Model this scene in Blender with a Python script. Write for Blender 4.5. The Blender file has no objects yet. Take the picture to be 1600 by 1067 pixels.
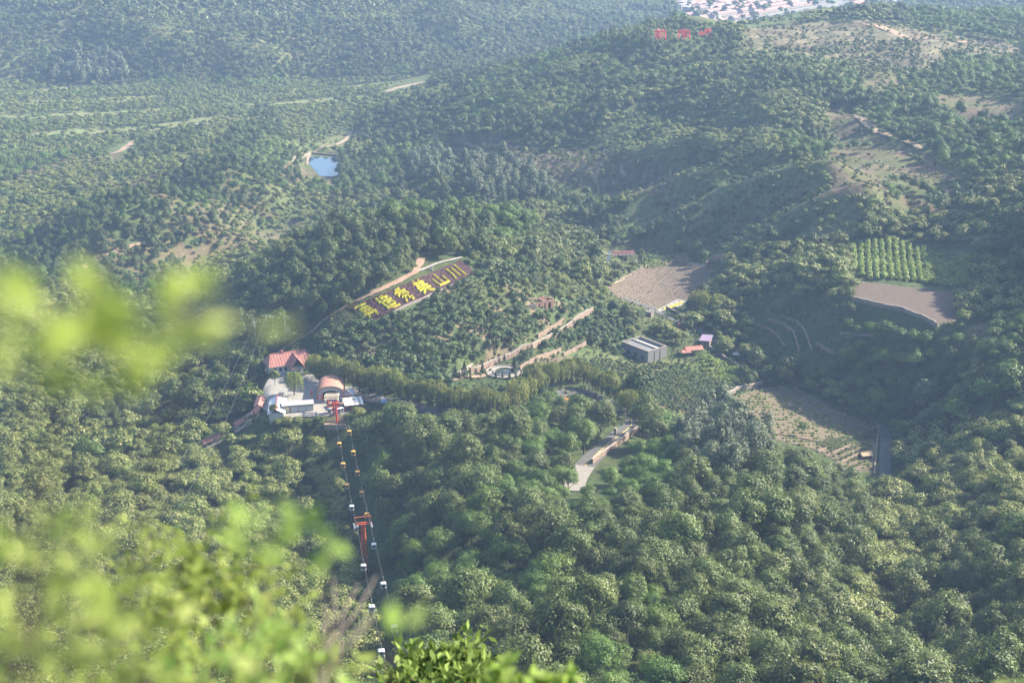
import bpy, math, random
import numpy as np
from mathutils import Vector, Matrix
random.seed(7); RNG=np.random.default_rng(7)
DEV=''
# ================================================================ camera, sky, sun, exposure
scene=bpy.context.scene
CAM_PITCH=19.4
cam_data=bpy.data.cameras.new('camera'); cam=bpy.data.objects.new('camera',cam_data)
scene.collection.objects.link(cam); scene.camera=cam
cam.location=(0,0,200.0); cam.rotation_euler=(math.radians(90-CAM_PITCH),0,0)
cam_data.lens=50; cam_data.sensor_width=36; cam_data.clip_start=0.05; cam_data.clip_end=9000
cam_data.dof.use_dof=True; cam_data.dof.focus_distance=420; cam_data.dof.aperture_fstop=2.9
SUN_EL=35.0; SUN_AZ=20.0        # azimuth: degrees from +x (right) towards +y (away)
sd=Vector((math.cos(math.radians(SUN_EL))*math.cos(math.radians(SUN_AZ)),math.cos(math.radians(SUN_EL))*math.sin(math.radians(SUN_AZ)),math.sin(math.radians(SUN_EL))))
world=bpy.data.worlds.new('World'); scene.world=world; world.use_nodes=True
wn=world.node_tree; sky=wn.nodes.new('ShaderNodeTexSky'); sky.sky_type='NISHITA'; sky.sun_disc=False
sky.sun_elevation=math.radians(SUN_EL); sky.sun_rotation=math.radians(90-SUN_AZ); sky.air_density=1.0; sky.dust_density=1.5; sky.ozone_density=1.2
bg=wn.nodes['Background']; bg.inputs['Strength'].default_value=0.11
wn.links.new(sky.outputs[0],bg.inputs['Color'])
sun_data=bpy.data.lights.new('sun','SUN'); sun_data.energy=4.9; sun_data.angle=math.radians(0.5); sun_data.color=(1.0,0.92,0.76)
sun=bpy.data.objects.new('sun',sun_data); scene.collection.objects.link(sun)
sun.rotation_euler=(-sd).to_track_quat('-Z','Y').to_euler(); sun.location=(300,300,400)
scene.view_settings.view_transform='Standard'; scene.view_settings.look='None'; scene.view_settings.gamma=1.0
scene.view_settings.use_curve_mapping=False; scene.view_settings.exposure=1.72
HAZE=0.00016
cy=scene.cycles
cy.max_bounces=5; cy.diffuse_bounces=3; cy.glossy_bounces=1; cy.transmission_bounces=2; cy.volume_bounces=0; cy.transparent_max_bounces=4
cy.caustics_reflective=False; cy.caustics_refractive=False; cy.use_denoising=True
cy.sample_clamp_indirect=6
# ---------------------------------------------------------------- terrain numbers
CAM_Z=200.0; PITCH=math.radians(19.4); FPX=2222.2
def ray(px,py):
    px=np.asarray(px,float); py=np.asarray(py,float)
    a=(px-800)/FPX; b=(533.5-py)/FPX
    cp,sp=math.cos(PITCH),math.sin(PITCH)
    # forward=(0,cp,-sp) up=(0,sp,cp)
    return a, cp+b*sp, -sp+b*cp
def at_z(px,py,z):
    dx,dy,dz=ray(px,py); t=(z-CAM_Z)/dz
    return t*dx,t*dy
def project(x,y,z):
    cp,sp=math.cos(PITCH),math.sin(PITCH)
    zz=z-CAM_Z
    d=y*cp-zz*sp; u=y*sp+zz*cp
    d=np.where(d<0.1,0.1,d)
    return 800+FPX*x/d, 533.5-FPX*u/d, d
ROWS={
1067:[(-200,60),(0,52),(400,44),(620,40),(800,54),(1100,50),(1280,38),(1420,27),(1600,42),(1800,48)],
980:[(0,36),(300,30),(600,24),(800,47),(1100,47),(1300,31),(1430,17),(1600,34)],
900:[(-200,34),(0,24),(300,18),(585,12),(700,32),(900,42),(1100,43),(1280,29),(1430,11),(1600,31),(1800,33)],
820:[(0,15),(300,12),(560,9),(700,32),(900,36),(1100,38),(1270,30),(1400,6),(1600,29)],
750:[(-200,18),(0,11),(300,9),(540,9),(640,24),(760,30),(915,26),(1000,27),(1100,31),(1250,23),(1360,3),(1450,5),(1600,27),(1800,30)],
690:[(0,9),(300,10),(520,15),(640,25),(800,27),(950,23),(1060,17),(1200,7),(1370,1),(1450,5),(1600,25)],
650:[(-200,14),(0,8),(200,8),(380,15),(450,22),(520,23),(620,25),(760,25),(900,21),(1000,18),(1130,7),(1250,2),(1370,1),(1440,4),(1600,24)],
600:[(0,6),(200,8),(400,20),(500,24),(620,26),(780,23),(870,21),(950,14),(1050,9),(1200,3),(1270,4),(1400,12),(1500,19),(1600,31),(1700,33)],
540:[(-200,8),(0,4),(200,6),(330,12),(420,25),(480,30),(600,34),(700,35),(800,27),(900,17),(1010,10),(1100,7),(1200,8),(1300,17),(1420,25),(1600,36)],
480:[(0,4),(150,5),(300,13),(400,31),(500,43),(590,50),(700,46),(800,38),(870,29),(950,17),(1050,8),(1120,10),(1200,19),(1300,27),(1420,32),(1500,32),(1600,38)],
440:[(0,4),(200,5),(330,9),(1030,7),(1150,16),(1300,31),(1420,33),(1500,34)],
400:[(-200,8),(0,5),(120,8),(300,5),(430,44),(540,54),(650,58),(740,55),(830,42),(900,22),(950,8),(1030,7),(1100,9),(1200,22),(1300,33),(1400,34),(1500,37),(1600,48)],
355:[(530,58),(640,61),(740,57),(830,46),(900,30),(960,9),(1050,12),(1150,19),(1250,32)],
350:[(0,12),(120,24),(280,6),(380,5),(1350,41),(1450,40),(1600,55)],
300:[(0,6),(150,12),(250,27),(330,23),(420,6),(520,4),(620,9),(720,16),(800,11),(930,10),(1020,14),(1100,25),(1200,33),(1290,42),(1400,47),(1500,48),(1600,58)],
258:[(0,4),(150,5),(300,18),(380,26),(440,8),(500,3),(580,5),(680,9),(760,14),(900,20),(1000,23),(1100,30),(1200,38),(1300,44),(1400,48),(1600,60)],
215:[(-200,6),(0,4),(200,4),(350,17),(420,17),(500,3),(580,3),(640,10),(700,20),(760,24),(850,25),(950,29),(1050,34),(1200,42),(1300,46),(1450,52),(1600,62),(1800,70)],
180:[(0,3),(200,3),(350,8),(430,5),(530,4),(600,12),(700,24),(800,30),(950,38),(1100,42),(1250,48),(1400,53),(1600,62)],
140:[(0,1),(200,1),(400,1),(560,2),(650,12),(720,24),(800,35),(950,46),(1100,52),(1250,55),(1400,57),(1600,60)],
}
ROWS2={
122:[(0,2),(250,2),(450,2)],
100:[(0,11),(150,12),(300,13),(450,12),(600,8),(880,48),(1000,55),(1100,60),(1250,61),(1400,61),(1600,60)],
70:[(0,23),(150,25),(300,26),(450,22),(600,18),(960,59),(1070,66),(1200,66),(1350,65),(1500,63),(1600,60)],
33:[(1250,68)],
22:[(1340,70),(1420,66)],
45:[(0,32),(150,34),(300,35),(450,30),(600,26),(720,20),(1070,70),(1170,66),(1350,67)],
20:[(0,36),(200,42),(400,38),(600,34),(750,26),(850,20)],
0:[(0,42),(200,48),(400,46),(600,40),(800,28),(950,14)],
}
WORLD=[ # x,y,z : ground the photo does not show
(0,-60,200),(-80,-40,203),(80,-40,200),(0,0,198.2),(-30,0,199),(30,0,198),(-120,0,190),(120,0,185),(0,8,192),(-12,8,193),(12,8,191),(0,40,160),(-40,40,160),(40,40,158),(0,90,112),(-60,90,112),(70,90,108),(0,150,75),(-70,150,78),(80,150,70),
(-300,60,150),(300,60,150),(-300,250,70),(300,230,70),(-350,500,20),(-420,800,15),(-500,1100,10),
# valley behind the sign hill
(-40,700,9),(20,705,9),(-95,690,7),(-150,640,6),(80,690,9),(-60,640,30),(10,635,28),
# hill to the right that shades the gully
(240,420,30),(235,460,38),(258,512,100),(272,560,66),(268,400,34),(350,520,100),(345,600,85),(262,640,62),(320,360,45),(340,440,60),(430,500,130),
# behind the red-letter hill
(150,1220,35),(60,1180,38),(250,1270,40),(350,1300,42),(120,1350,8),(230,1420,6),(350,1480,8),(0,1300,5),(450,1400,38),(500,1150,60),(420,1000,66),(560,900,90),(600,1300,55),
(150,1600,2),(250,1750,2),(400,1800,2),(550,1700,8),(150,2000,2),(350,2100,2),(600,2100,6),(0,1700,8),(50,2200,15),
(-200,1800,60),(-450,1800,70),(-100,2100,70),(-500,2200,95),(-700,1600,60),(-800,2200,110),(300,2600,40),(-300,2700,90),(800,2600,70),(0,3200,120),(-900,3200,130),(900,3200,120),(-1600,3400,150),(1600,3400,150),(-1500,2500,130),(1500,2500,130),(1100,1500,90),(-1000,1200,60),(900,900,120),(-700,600,60),(700,400,150),(-1400,300,170),(1400,300,190)]
def control():
    P=[]
    for R in (ROWS,ROWS2):
        for py,l in R.items():
            for px,z in l:
                if 340<py<575 and 400<=px<=950 and z>25: z=25+(z-25)*.58
                x,y=at_z(px,py,z); P.append((float(x),float(y),z))
    P+=WORLD
    return np.array(P,float)
def fit():
    P=control(); n=len(P)
    C=16.0
    d=np.sqrt(((P[:,None,:2]-P[None,:,:2])**2).sum(-1)+C*C)
    A=np.zeros((n+3,n+3)); A[:n,:n]=d-np.eye(n)*1.2
    Q=np.c_[np.ones(n),P[:,:2]/1000]; A[:n,n:]=Q; A[n:,:n]=Q.T
    w=np.linalg.solve(A,np.r_[P[:,2],0,0,0])
    return P,w,C
P_,W_,C_=fit()
def smooth_h(x,y):
    x=np.asarray(x,float); y=np.asarray(y,float); sh=x.shape
    x=x.ravel(); y=y.ravel(); out=np.empty(len(x)); n=len(P_)
    for i in range(0,len(x),40000):
        xx=x[i:i+40000].astype(np.float32); yy=y[i:i+40000].astype(np.float32)
        d=np.sqrt((xx[:,None]-P_[None,:,0].astype(np.float32))**2+(yy[:,None]-P_[None,:,1].astype(np.float32))**2+np.float32(C_*C_))
        out[i:i+40000]=d.astype(np.float64)@W_[:n]+W_[n]+W_[n+1]*xx/1000+W_[n+2]*yy/1000
    return out.reshape(sh)
# ---------------------------------------------------------------- height raster and pixel helpers
RES=2.5
gx=np.arange(-900,1001,RES); gy=np.arange(-90,2600,RES)
GH=smooth_h(*np.meshgrid(gx,gy))
def vnoise(x,y,s,seed=0):
    """value noise, smooth, about -1..1"""
    x=np.asarray(x,float)/s+seed*17.3; y=np.asarray(y,float)/s-seed*9.1
    i=np.floor(x).astype(np.int64); j=np.floor(y).astype(np.int64); u=x-i; v=y-j
    u=u*u*(3-2*u); v=v*v*(3-2*v)
    def h(a,b):
        n=(a*374761393+b*668265263+seed*1442695041)&0x7fffffff
        n=((n^(n>>13))*1274126177)&0x7fffffff
        return ((n^(n>>16))&0xffff)/32767.5-1
    return (h(i,j)*(1-u)+h(i+1,j)*u)*(1-v)+(h(i,j+1)*(1-u)+h(i+1,j+1)*u)*v
def base_h(x,y):
    x=np.asarray(x,float); y=np.asarray(y,float)
    fx=np.clip((x-gx[0])/RES,0,len(gx)-1.001); fy=np.clip((y-gy[0])/RES,0,len(gy)-1.001)
    i=fx.astype(int); j=fy.astype(int); u=fx-i; v=fy-j
    return GH[j,i]*(1-u)*(1-v)+GH[j,i+1]*u*(1-v)+GH[j+1,i]*(1-u)*v+GH[j+1,i+1]*u*v
def inpoly(px,py,poly):
    px=np.asarray(px,float); py=np.asarray(py,float); r=np.zeros(px.shape,bool); n=len(poly)
    for k in range(n):
        x0,y0=poly[k]; x1,y1=poly[(k+1)%n]
        if y0==y1: continue
        c=((y0>py)!=(y1>py)); xi=(x1-x0)*(py-y0)/(y1-y0)+x0
        r^=c&(px<xi)
    return r
def poly(s): return [tuple(float(c) for c in p.split(',')) for p in s.split()]
TERRACE=[(poly('690,228 780,212 850,232 930,226 1000,245 1065,262 1040,305 950,305 860,285 830,255 700,258'),2.0),
         (poly('1240,70 1430,60 1470,120 1340,125 1230,100'),2.2),
         (poly('-200,-40 700,-40 700,8 520,28 420,42 300,36 180,30 -200,38'),3.0),
         (poly('1160,490 1260,480 1330,530 1300,560 1210,545'),1.7)]
# level pads : (corner pixels, guessed height) ; filled below
PADS=[]
_mask=np.zeros(GH.shape); 
def add_pad(pts,z,soft):
    """level ground inside a world polygon, feathered by soft metres"""
    X,Y=np.meshgrid(gx,gy); pts=np.array(pts)
    x0,y0=pts.min(0)-soft; x1,y1=pts.max(0)+soft
    i0,i1=np.searchsorted(gx,[x0,x1]); j0,j1=np.searchsorted(gy,[y0,y1])
    xs=X[j0:j1,i0:i1]; ys=Y[j0:j1,i0:i1]
    d=np.full(xs.shape,1e9); n=len(pts)
    for k in range(n):
        a=pts[k]; b=pts[(k+1)%n]; ab=b-a; t=np.clip(((xs-a[0])*ab[0]+(ys-a[1])*ab[1])/(ab@ab),0,1)
        d=np.minimum(d,np.hypot(xs-a[0]-t*ab[0],ys-a[1]-t*ab[1]))
    d=np.where(inpoly(xs,ys,[tuple(p) for p in pts]),0,d)
    w=np.clip(1-d/soft,0,1); w=w*w*(3-2*w)
    zz=z(xs,ys) if callable(z) else z
    GH[j0:j1,i0:i1]=GH[j0:j1,i0:i1]*(1-w)+zz*w
def pad_px(s,z,soft=8):
    add_pad([[float(c) for c in at_z(px,py,z)] for px,py in poly(s)],z,soft)
pad_px('430,580 486,560 495,590 560,604 575,622 535,648 505,648 440,650 425,635 420,600',23.5,8)
pad_px('740,572 800,556 822,575 800,590 745,592',23.0,6)
pad_px('972,552 1010,540 1050,552 1100,545 1105,560 1015,575',9.5,6)
pad_px('470,247 487,238 530,242 532,278 495,280 474,262',3.0,8)
pad_px('1333,455 1350,440 1500,458 1490,500 1460,508 1430,490 1335,468',32.5,6)
# spurs and gullies that the broad fit smooths away
def spur(pts,amp,w):
    X,Y=np.meshgrid(gx,gy); P=[at_z(px,py,z) for px,py,z in pts]; best=np.zeros(GH.shape)
    for k in range(len(P)-1):
        a=np.array(P[k],float).ravel(); b=np.array(P[k+1],float).ravel(); ab=b-a
        t=np.clip(((X-a[0])*ab[0]+(Y-a[1])*ab[1])/(ab@ab),0,1); d=np.hypot(X-a[0]-t*ab[0],Y-a[1]-t*ab[1])
        best=np.maximum(best,np.exp(-(d/w)**2))
    return amp*best
GH+=spur([(500,512,36),(545,481,39),(600,456,40),(650,430,42),(722,406,43),(750,398,42)],3.6,12)
GH+=spur([(1290,288,42),(1210,318,30),(1130,345,18),(1070,365,12)],13,14)
GH+=spur([(1190,262,37),(1110,300,25),(1040,325,15),(985,340,10)],13,14)
GH+=spur([(1340,325,42),(1250,360,30),(1170,395,19)],11,13)
GH+=spur([(1100,240,33),(1000,262,22),(930,275,16)],9,13)
GH+=spur([(1250,130,57),(1215,180,45),(1190,230,40)],7,20)
GH+=spur([(900,120,43),(880,170,33),(850,205,25)],6,22)
GH+=spur([(1010,90,58),(990,140,46),(960,190,34)],6,20)
_X,_Y=np.meshgrid(gx,gy)
GH+=np.clip((_Y-1180)/150,0,1)*np.clip((120-_X)/150,0,1)*(17*np.abs(vnoise(_X+.35*_Y,_Y*.45,80,11))+5*vnoise(_X,_Y,48,12)-6)
_hw=np.clip((_Y-620)/120,0,1)*np.clip((1260-_Y)/120,0,1)*np.clip((GH-17)/14,0,1)*np.clip((_X+120)/80,0,1)
GH+=_hw*(12*np.abs(vnoise(_X*.8+.6*_Y,_Y*.35-.3*_X,62,13))+5*np.abs(vnoise(_X,_Y,34,14))-5)
def _blur(a,n):
    for ax in (0,1):
        c=np.cumsum(np.insert(np.pad(a,[(n,n) if k==ax else (0,0) for k in (0,1)],mode='edge'),0,0,axis=ax),axis=ax)
        a=(np.take(c,range(2*n+1,c.shape[ax]),axis=ax)-np.take(c,range(0,c.shape[ax]-2*n-1),axis=ax))/(2*n+1)
    return a
CURV=GH-_blur(_blur(GH,6),6)     # crests positive, gullies negative, metres
def curv(x,y):
    i=np.clip(((np.asarray(x)-gx[0])/RES).astype(int),0,len(gx)-1); j=np.clip(((np.asarray(y)-gy[0])/RES).astype(int),0,len(gy)-1); return CURV[j,i]
def h(x,y):
    x=np.asarray(x,float); y=np.asarray(y,float)
    z=base_h(x,y)
    r=np.hypot(x,y); w=np.clip((r-120)/100,0,1)
    z=z+w*(0.5*vnoise(x,y,31,1)+0.22*vnoise(x,y,11,2))*np.clip(r/400,0.3,1.5)*HN(x,y)
    px,py,d=project(x,y,z)
    for pl,s in TERRACE:
        m=inpoly(px,py,pl)
        if m.any():
            q=z/s; f=q-np.floor(q); f2=np.where(f<.72,f*.25,.18+(f-.72)/.28*.82)
            z=np.where(m,(np.floor(q)+f2)*s,z)
    return z
_PADX=[poly('415,562 486,545 495,590 560,604 600,620 535,648 505,668 440,655 400,650'),poly('730,572 800,550 830,575 800,595 735,597'),poly('965,552 1010,530 1060,545 1110,540 1115,565 1010,580'),poly('460,240 540,235 540,285 460,270'),poly('1320,430 1510,440 1500,515 1320,480'),poly('935,450 1060,380 1120,400 1110,450 1030,495')]
def HN(x,y):
    px,py,d=project(x,y,base_h(x,y)); m=np.ones(px.shape)
    for p in _PADX: m=np.where(inpoly(px,py,p),0.05,m)
    return m
def cast(px,py,lift=0.0):
    """first hit of a view line with the ground"""
    dx,dy,dz=ray(px,py)
    lo=60.0
    for step in (3.0,0.1):
        t=np.arange(lo,lo+(2700 if step==3.0 else 6.5),step)
        b=(CAM_Z+t*dz-lift)<h(t*dx,t*dy)
        k=int(b.argmax()); lo=t[max(k-1,0)]
    t=lo+step
    return Vector((float(t*dx),float(t*dy),float(h(t*dx,t*dy))))
def G(px,py): return cast(float(px),float(py))
def ground(x,y): return float(h(np.array([x]),np.array([y]))[0])
def px_per_m(v): return FPX/float(project(v.x,v.y,v.z)[2])
# ---------------------------------------------------------------- object helpers
COL=scene.collection
def tag(o,label=None,cat=None,group=None,kind=None):
    if label: o['label']=label
    if cat: o['category']=cat
    if group: o['group']=group
    if kind: o['kind']=kind
    return o
def empty(name,loc,rz=0.0,label=None,cat=None,group=None):
    o=bpy.data.objects.new(name,None); COL.objects.link(o); o.location=loc; o.rotation_euler=(0,0,rz); o.empty_display_size=0.5
    return tag(o,label,cat,group)
def copy_tree(o,parent=None):
    c=o.copy(); COL.objects.link(c); c.parent=parent
    for ch in o.children: copy_tree(ch,c)
    return c
def np_mesh(name,V,F,mats=(),smooth=False,attrs=None,fmat=None):
    """V (n,3), F (m,4) or (m,3) arrays"""
    me=bpy.data.meshes.new(name); V=np.asarray(V,np.float32); F=np.asarray(F,np.int32)
    me.vertices.add(len(V)); me.vertices.foreach_set('co',V.ravel())
    k=F.shape[1]; me.loops.add(F.size); me.loops.foreach_set('vertex_index',F.ravel())
    me.polygons.add(len(F)); me.polygons.foreach_set('loop_start',np.arange(0,F.size,k,dtype=np.int32))
    try: me.polygons.foreach_set('loop_total',np.full(len(F),k,np.int32))
    except Exception: pass
    if fmat is not None: me.polygons.foreach_set('material_index',np.asarray(fmat,np.int32))
    if smooth: me.polygons.foreach_set('use_smooth',np.ones(len(F),bool))
    for m in mats: me.materials.append(m)
    for nm,(typ,dat) in (attrs or {}).items():
        a=me.attributes.new(nm,typ,'POINT')
        a.data.foreach_set({'FLOAT':'value','INT':'value','FLOAT_VECTOR':'vector','FLOAT_COLOR':'color'}[typ],np.asarray(dat).ravel())
    me.update(calc_edges=True); me.validate()
    return me
class MB:
    """collects shapes, builds one mesh object"""
    def __init__(s): s.v=[]; s.f=[]
    def add(s,vs,fs):
        n=len(s.v); s.v+= [tuple(p) for p in vs]; s.f+=[tuple(n+i for i in f) for f in fs]; return s
    def hexa(s,b,t): # 4 bottom, 4 top points (ccw)
        return s.add(list(b)+list(t),[(3,2,1,0),(4,5,6,7),(0,1,5,4),(1,2,6,5),(2,3,7,6),(3,0,4,7)])
    def box(s,cx,cy,z0,sx,sy,sz,rz=0.0,top=1.0):
        c,n=math.cos(rz),math.sin(rz)
        def q(k,z): return [(cx+c*x*k-n*y*k,cy+n*x*k+c*y*k,z) for x,y in ((-sx/2,-sy/2),(sx/2,-sy/2),(sx/2,sy/2),(-sx/2,sy/2))]
        return s.hexa(q(1,z0),q(top,z0+sz))
    def bar(s,a,b,w,hh=None):
        hh=hh or w; a=Vector(a); b=Vector(b); d=(b-a).normalized()
        u=d.cross(Vector((0,0,1))); u=u.normalized() if u.length>1e-4 else Vector((1,0,0)); v=u.cross(d)
        o=[u*x*w/2+v*y*hh/2 for x,y in ((-1,-1),(1,-1),(1,1),(-1,1))]
        return s.hexa([a+k for k in o],[b+k for k in o])
    def tube(s,pts,rad,n=6,cap=True):
        pts=[Vector(p) for p in pts]; m=len(pts); vs=[]; fs=[]
        for i,p in enumerate(pts):
            d=(pts[min(i+1,m-1)]-pts[max(i-1,0)]).normalized()
            u=d.cross(Vector((0,0,1))); u=u.normalized() if u.length>1e-3 else Vector((1,0,0)); w=u.cross(d)
            r=rad[i] if isinstance(rad,(list,tuple)) else rad
            vs+=[p+u*math.cos(2*math.pi*k/n)*r+w*math.sin(2*math.pi*k/n)*r for k in range(n)]
        for i in range(m-1):
            fs+=[(i*n+k,i*n+(k+1)%n,(i+1)*n+(k+1)%n,(i+1)*n+k) for k in range(n)]
        if cap: fs+=[tuple(range(n))[::-1],tuple((m-1)*n+k for k in range(n))]
        return s.add(vs,fs)
    def prism(s,pl,z0,z1):
        n=len(pl); return s.add([(x,y,z0) for x,y in pl]+[(x,y,z1) for x,y in pl],[tuple(range(n))[::-1],tuple(range(n,2*n))]+[(k,(k+1)%n,n+(k+1)%n,n+k) for k in range(n)])
    def build(s,name,mat,parent=None,smooth=False):
        me=bpy.data.meshes.new(name); me.from_pydata([tuple(p) for p in s.v],[],s.f); me.materials.append(mat)
        if smooth: me.polygons.foreach_set('use_smooth',np.ones(len(me.polygons),bool))
        me.update(); o=bpy.data.objects.new(name,me); COL.objects.link(o); o.parent=parent; return o
# ---------------------------------------------------------------- materials
def new_mat(name):
    m=bpy.data.materials.new(name); m.use_nodes=True; nt=m.node_tree; b=nt.nodes['Principled BSDF']; return m,nt,b
def mat(name,col,rough=0.85,var=0.25,scale=1.5,bump=0.0,col2=None,spec=0.3,metal=0.0,detail=4):
    m,nt,b=new_mat(name); b.inputs['Roughness'].default_value=rough; b.inputs['Specular IOR Level'].default_value=spec; b.inputs['Metallic'].default_value=metal
    tc=nt.nodes.new('ShaderNodeTexCoord'); n=nt.nodes.new('ShaderNodeTexNoise'); n.inputs['Scale'].default_value=scale; n.inputs['Detail'].default_value=detail; n.inputs['Roughness'].default_value=0.65
    nt.links.new(tc.outputs['Object'],n.inputs['Vector'])
    r=nt.nodes.new('ShaderNodeValToRGB'); c2=col2 or tuple(min(1,c*(1+var)) for c in col)
    c1=col if col2 else tuple(c*(1-var) for c in col)
    r.color_ramp.elements[0].position=.3; r.color_ramp.elements[1].position=.7
    r.color_ramp.elements[0].color=(*c1,1); r.color_ramp.elements[1].color=(*c2,1)
    nt.links.new(n.outputs['Fac'],r.inputs['Fac']); nt.links.new(r.outputs['Color'],b.inputs['Base Color'])
    if bump:
        bp=nt.nodes.new('ShaderNodeBump'); bp.inputs['Strength'].default_value=bump; bp.inputs['Distance'].default_value=0.1
        nt.links.new(n.outputs['Fac'],bp.inputs['Height']); nt.links.new(bp.outputs['Normal'],b.inputs['Normal'])
    return m
def leaf_mat(name,c1,c2,flower=None,transl=0.3,objvar=0.5,rough=0.55,spec=0.35):
    m,nt,b=new_mat(name); N=nt.nodes; L=nt.links
    b.inputs['Roughness'].default_value=rough; b.inputs['Specular IOR Level'].default_value=spec
    a=N.new('ShaderNodeAttribute'); a.attribute_name='tone'
    mx=N.new('ShaderNodeMix'); mx.data_type='RGBA'; mx.inputs[6].default_value=(*c1,1); mx.inputs[7].default_value=(*c2,1)
    L.new(a.outputs['Fac'],mx.inputs[0]); out=mx.outputs[2]
    oi=N.new('ShaderNodeObjectInfo')
    hs=N.new('ShaderNodeHueSaturation'); mr=N.new('ShaderNodeMapRange'); mr.inputs['To Min'].default_value=1-objvar*.5; mr.inputs['To Max'].default_value=1+objvar*.5
    L.new(oi.outputs['Random'],mr.inputs['Value']); L.new(mr.outputs['Result'],hs.inputs['Value'])
    mr2=N.new('ShaderNodeMapRange'); mr2.inputs['To Min'].default_value=0.485; mr2.inputs['To Max'].default_value=0.515
    ml=N.new('ShaderNodeMath'); ml.operation='MULTIPLY'; ml.inputs[1].default_value=7.13; fr=N.new('ShaderNodeMath'); fr.operation='FRACT'
    L.new(oi.outputs['Random'],ml.inputs[0]); L.new(ml.outputs[0],fr.inputs[0]); L.new(fr.outputs[0],mr2.inputs['Value']); L.new(mr2.outputs['Result'],hs.inputs['Hue'])
    L.new(out,hs.inputs['Color']); out=hs.outputs['Color']
    if flower:
        f=N.new('ShaderNodeAttribute'); f.attribute_name='flower'; m2=N.new('ShaderNodeMix'); m2.data_type='RGBA'; m2.inputs[7].default_value=(*flower,1)
        L.new(f.outputs['Fac'],m2.inputs[0]); L.new(out,m2.inputs[6]); out=m2.outputs[2]
    L.new(out,b.inputs['Base Color'])
    t=N.new('ShaderNodeBsdfTranslucent'); L.new(out,t.inputs['Color']); ms=N.new('ShaderNodeMixShader'); ms.inputs[0].default_value=transl
    L.new(b.outputs[0],ms.inputs[1]); L.new(t.outputs[0],ms.inputs[2]); L.new(ms.outputs[0],N['Material Output'].inputs['Surface'])
    return m
# ================================================================ regions of the valley (outlines found in the photograph, carried to the ground)
SOIL={'river_field':poly('948,448 1000,420 1040,398 1085,396 1068,408 1112,414 1105,440 1085,455 1070,472 1028,488 1005,480 965,464'),
      'bench_field':poly('1333,456 1350,441 1500,459 1492,500 1462,508 1430,491 1336,469'),
      'lower_field':poly('1132,626 1185,608 1240,603 1300,640 1366,667 1362,735 1330,736 1280,704 1200,684 1140,655')}
SOIL2=[poly('1020,632 1060,616 1112,645 1090,657 1040,647'),poly('965,378 1040,372 1062,384 1030,396 968,394'),poly('820,566 880,552 905,560 870,578 830,580')]
BARE=[poly('1290,172 1325,175 1400,225 1440,235 1525,300 1480,312 1400,285 1330,280 1280,272 1305,232'),
      poly('1165,46 1240,38 1350,30 1440,48 1600,72 1600,88 1500,84 1440,112 1250,84 1165,78'),
      poly('1335,108 1390,106 1425,124 1370,142 1340,132'),poly('1455,150 1520,145 1600,160 1600,195 1510,195'),
      poly('690,226 780,214 850,235 930,228 1000,248 1062,266 1040,302 950,302 860,282 832,252 700,256'),
      poly('1290,260 1330,262 1460,322 1470,335 1380,320 1300,300'),
      poly('120,418 225,378 240,385 190,405 135,428'),poly('280,398 330,385 340,410 300,425'),poly('380,372 460,345 485,352 420,385'),poly('1500,510 1545,500 1550,535 1510,560'),
      poly('505,648 540,648 542,668 508,670')]
GRASS=[poly('484,232 545,205 582,208 560,225 530,238'),poly('600,218 635,216 632,224 602,228'),poly('1090,560 1150,560 1180,585 1140,605 1100,590'),
       poly('930,570 1000,560 1070,560 1130,600 1170,605 1120,640 1050,640 990,615'),poly('315,418 345,414 350,425 320,432'),poly('1325,380 1400,372 1520,398 1510,448 1440,442 1350,438 1328,420'),poly('845,555 930,540 970,560 930,590 870,575')]
CROP_ROWS=poly('1328,383 1400,374 1525,398 1512,448 1440,443 1350,438 1330,420')
PAVED=poly('430,580 462,590 486,584 506,600 560,606 600,618 598,628 565,622 562,640 535,648 505,650 445,655 425,648 410,640 408,618 418,596')
POND=poly('476,250 489,245 527,247 528,274 520,276 500,276 488,262')
Z_TERR1=poly('960,340 1060,265 1200,250 1300,290 1350,330 1330,375 1180,372 1110,400 1040,375')
Z_TERR2=poly('-200,-40 860,-40 700,8 520,28 420,42 300,36 180,30 -200,38')
def strip_mask(x,y):
    q=(y*.93-x*.28+9*vnoise(x,y,120,41))/72.0; return ((q%1.0)<.36)&(vnoise(x,y,160,42)>-.35)
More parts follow.
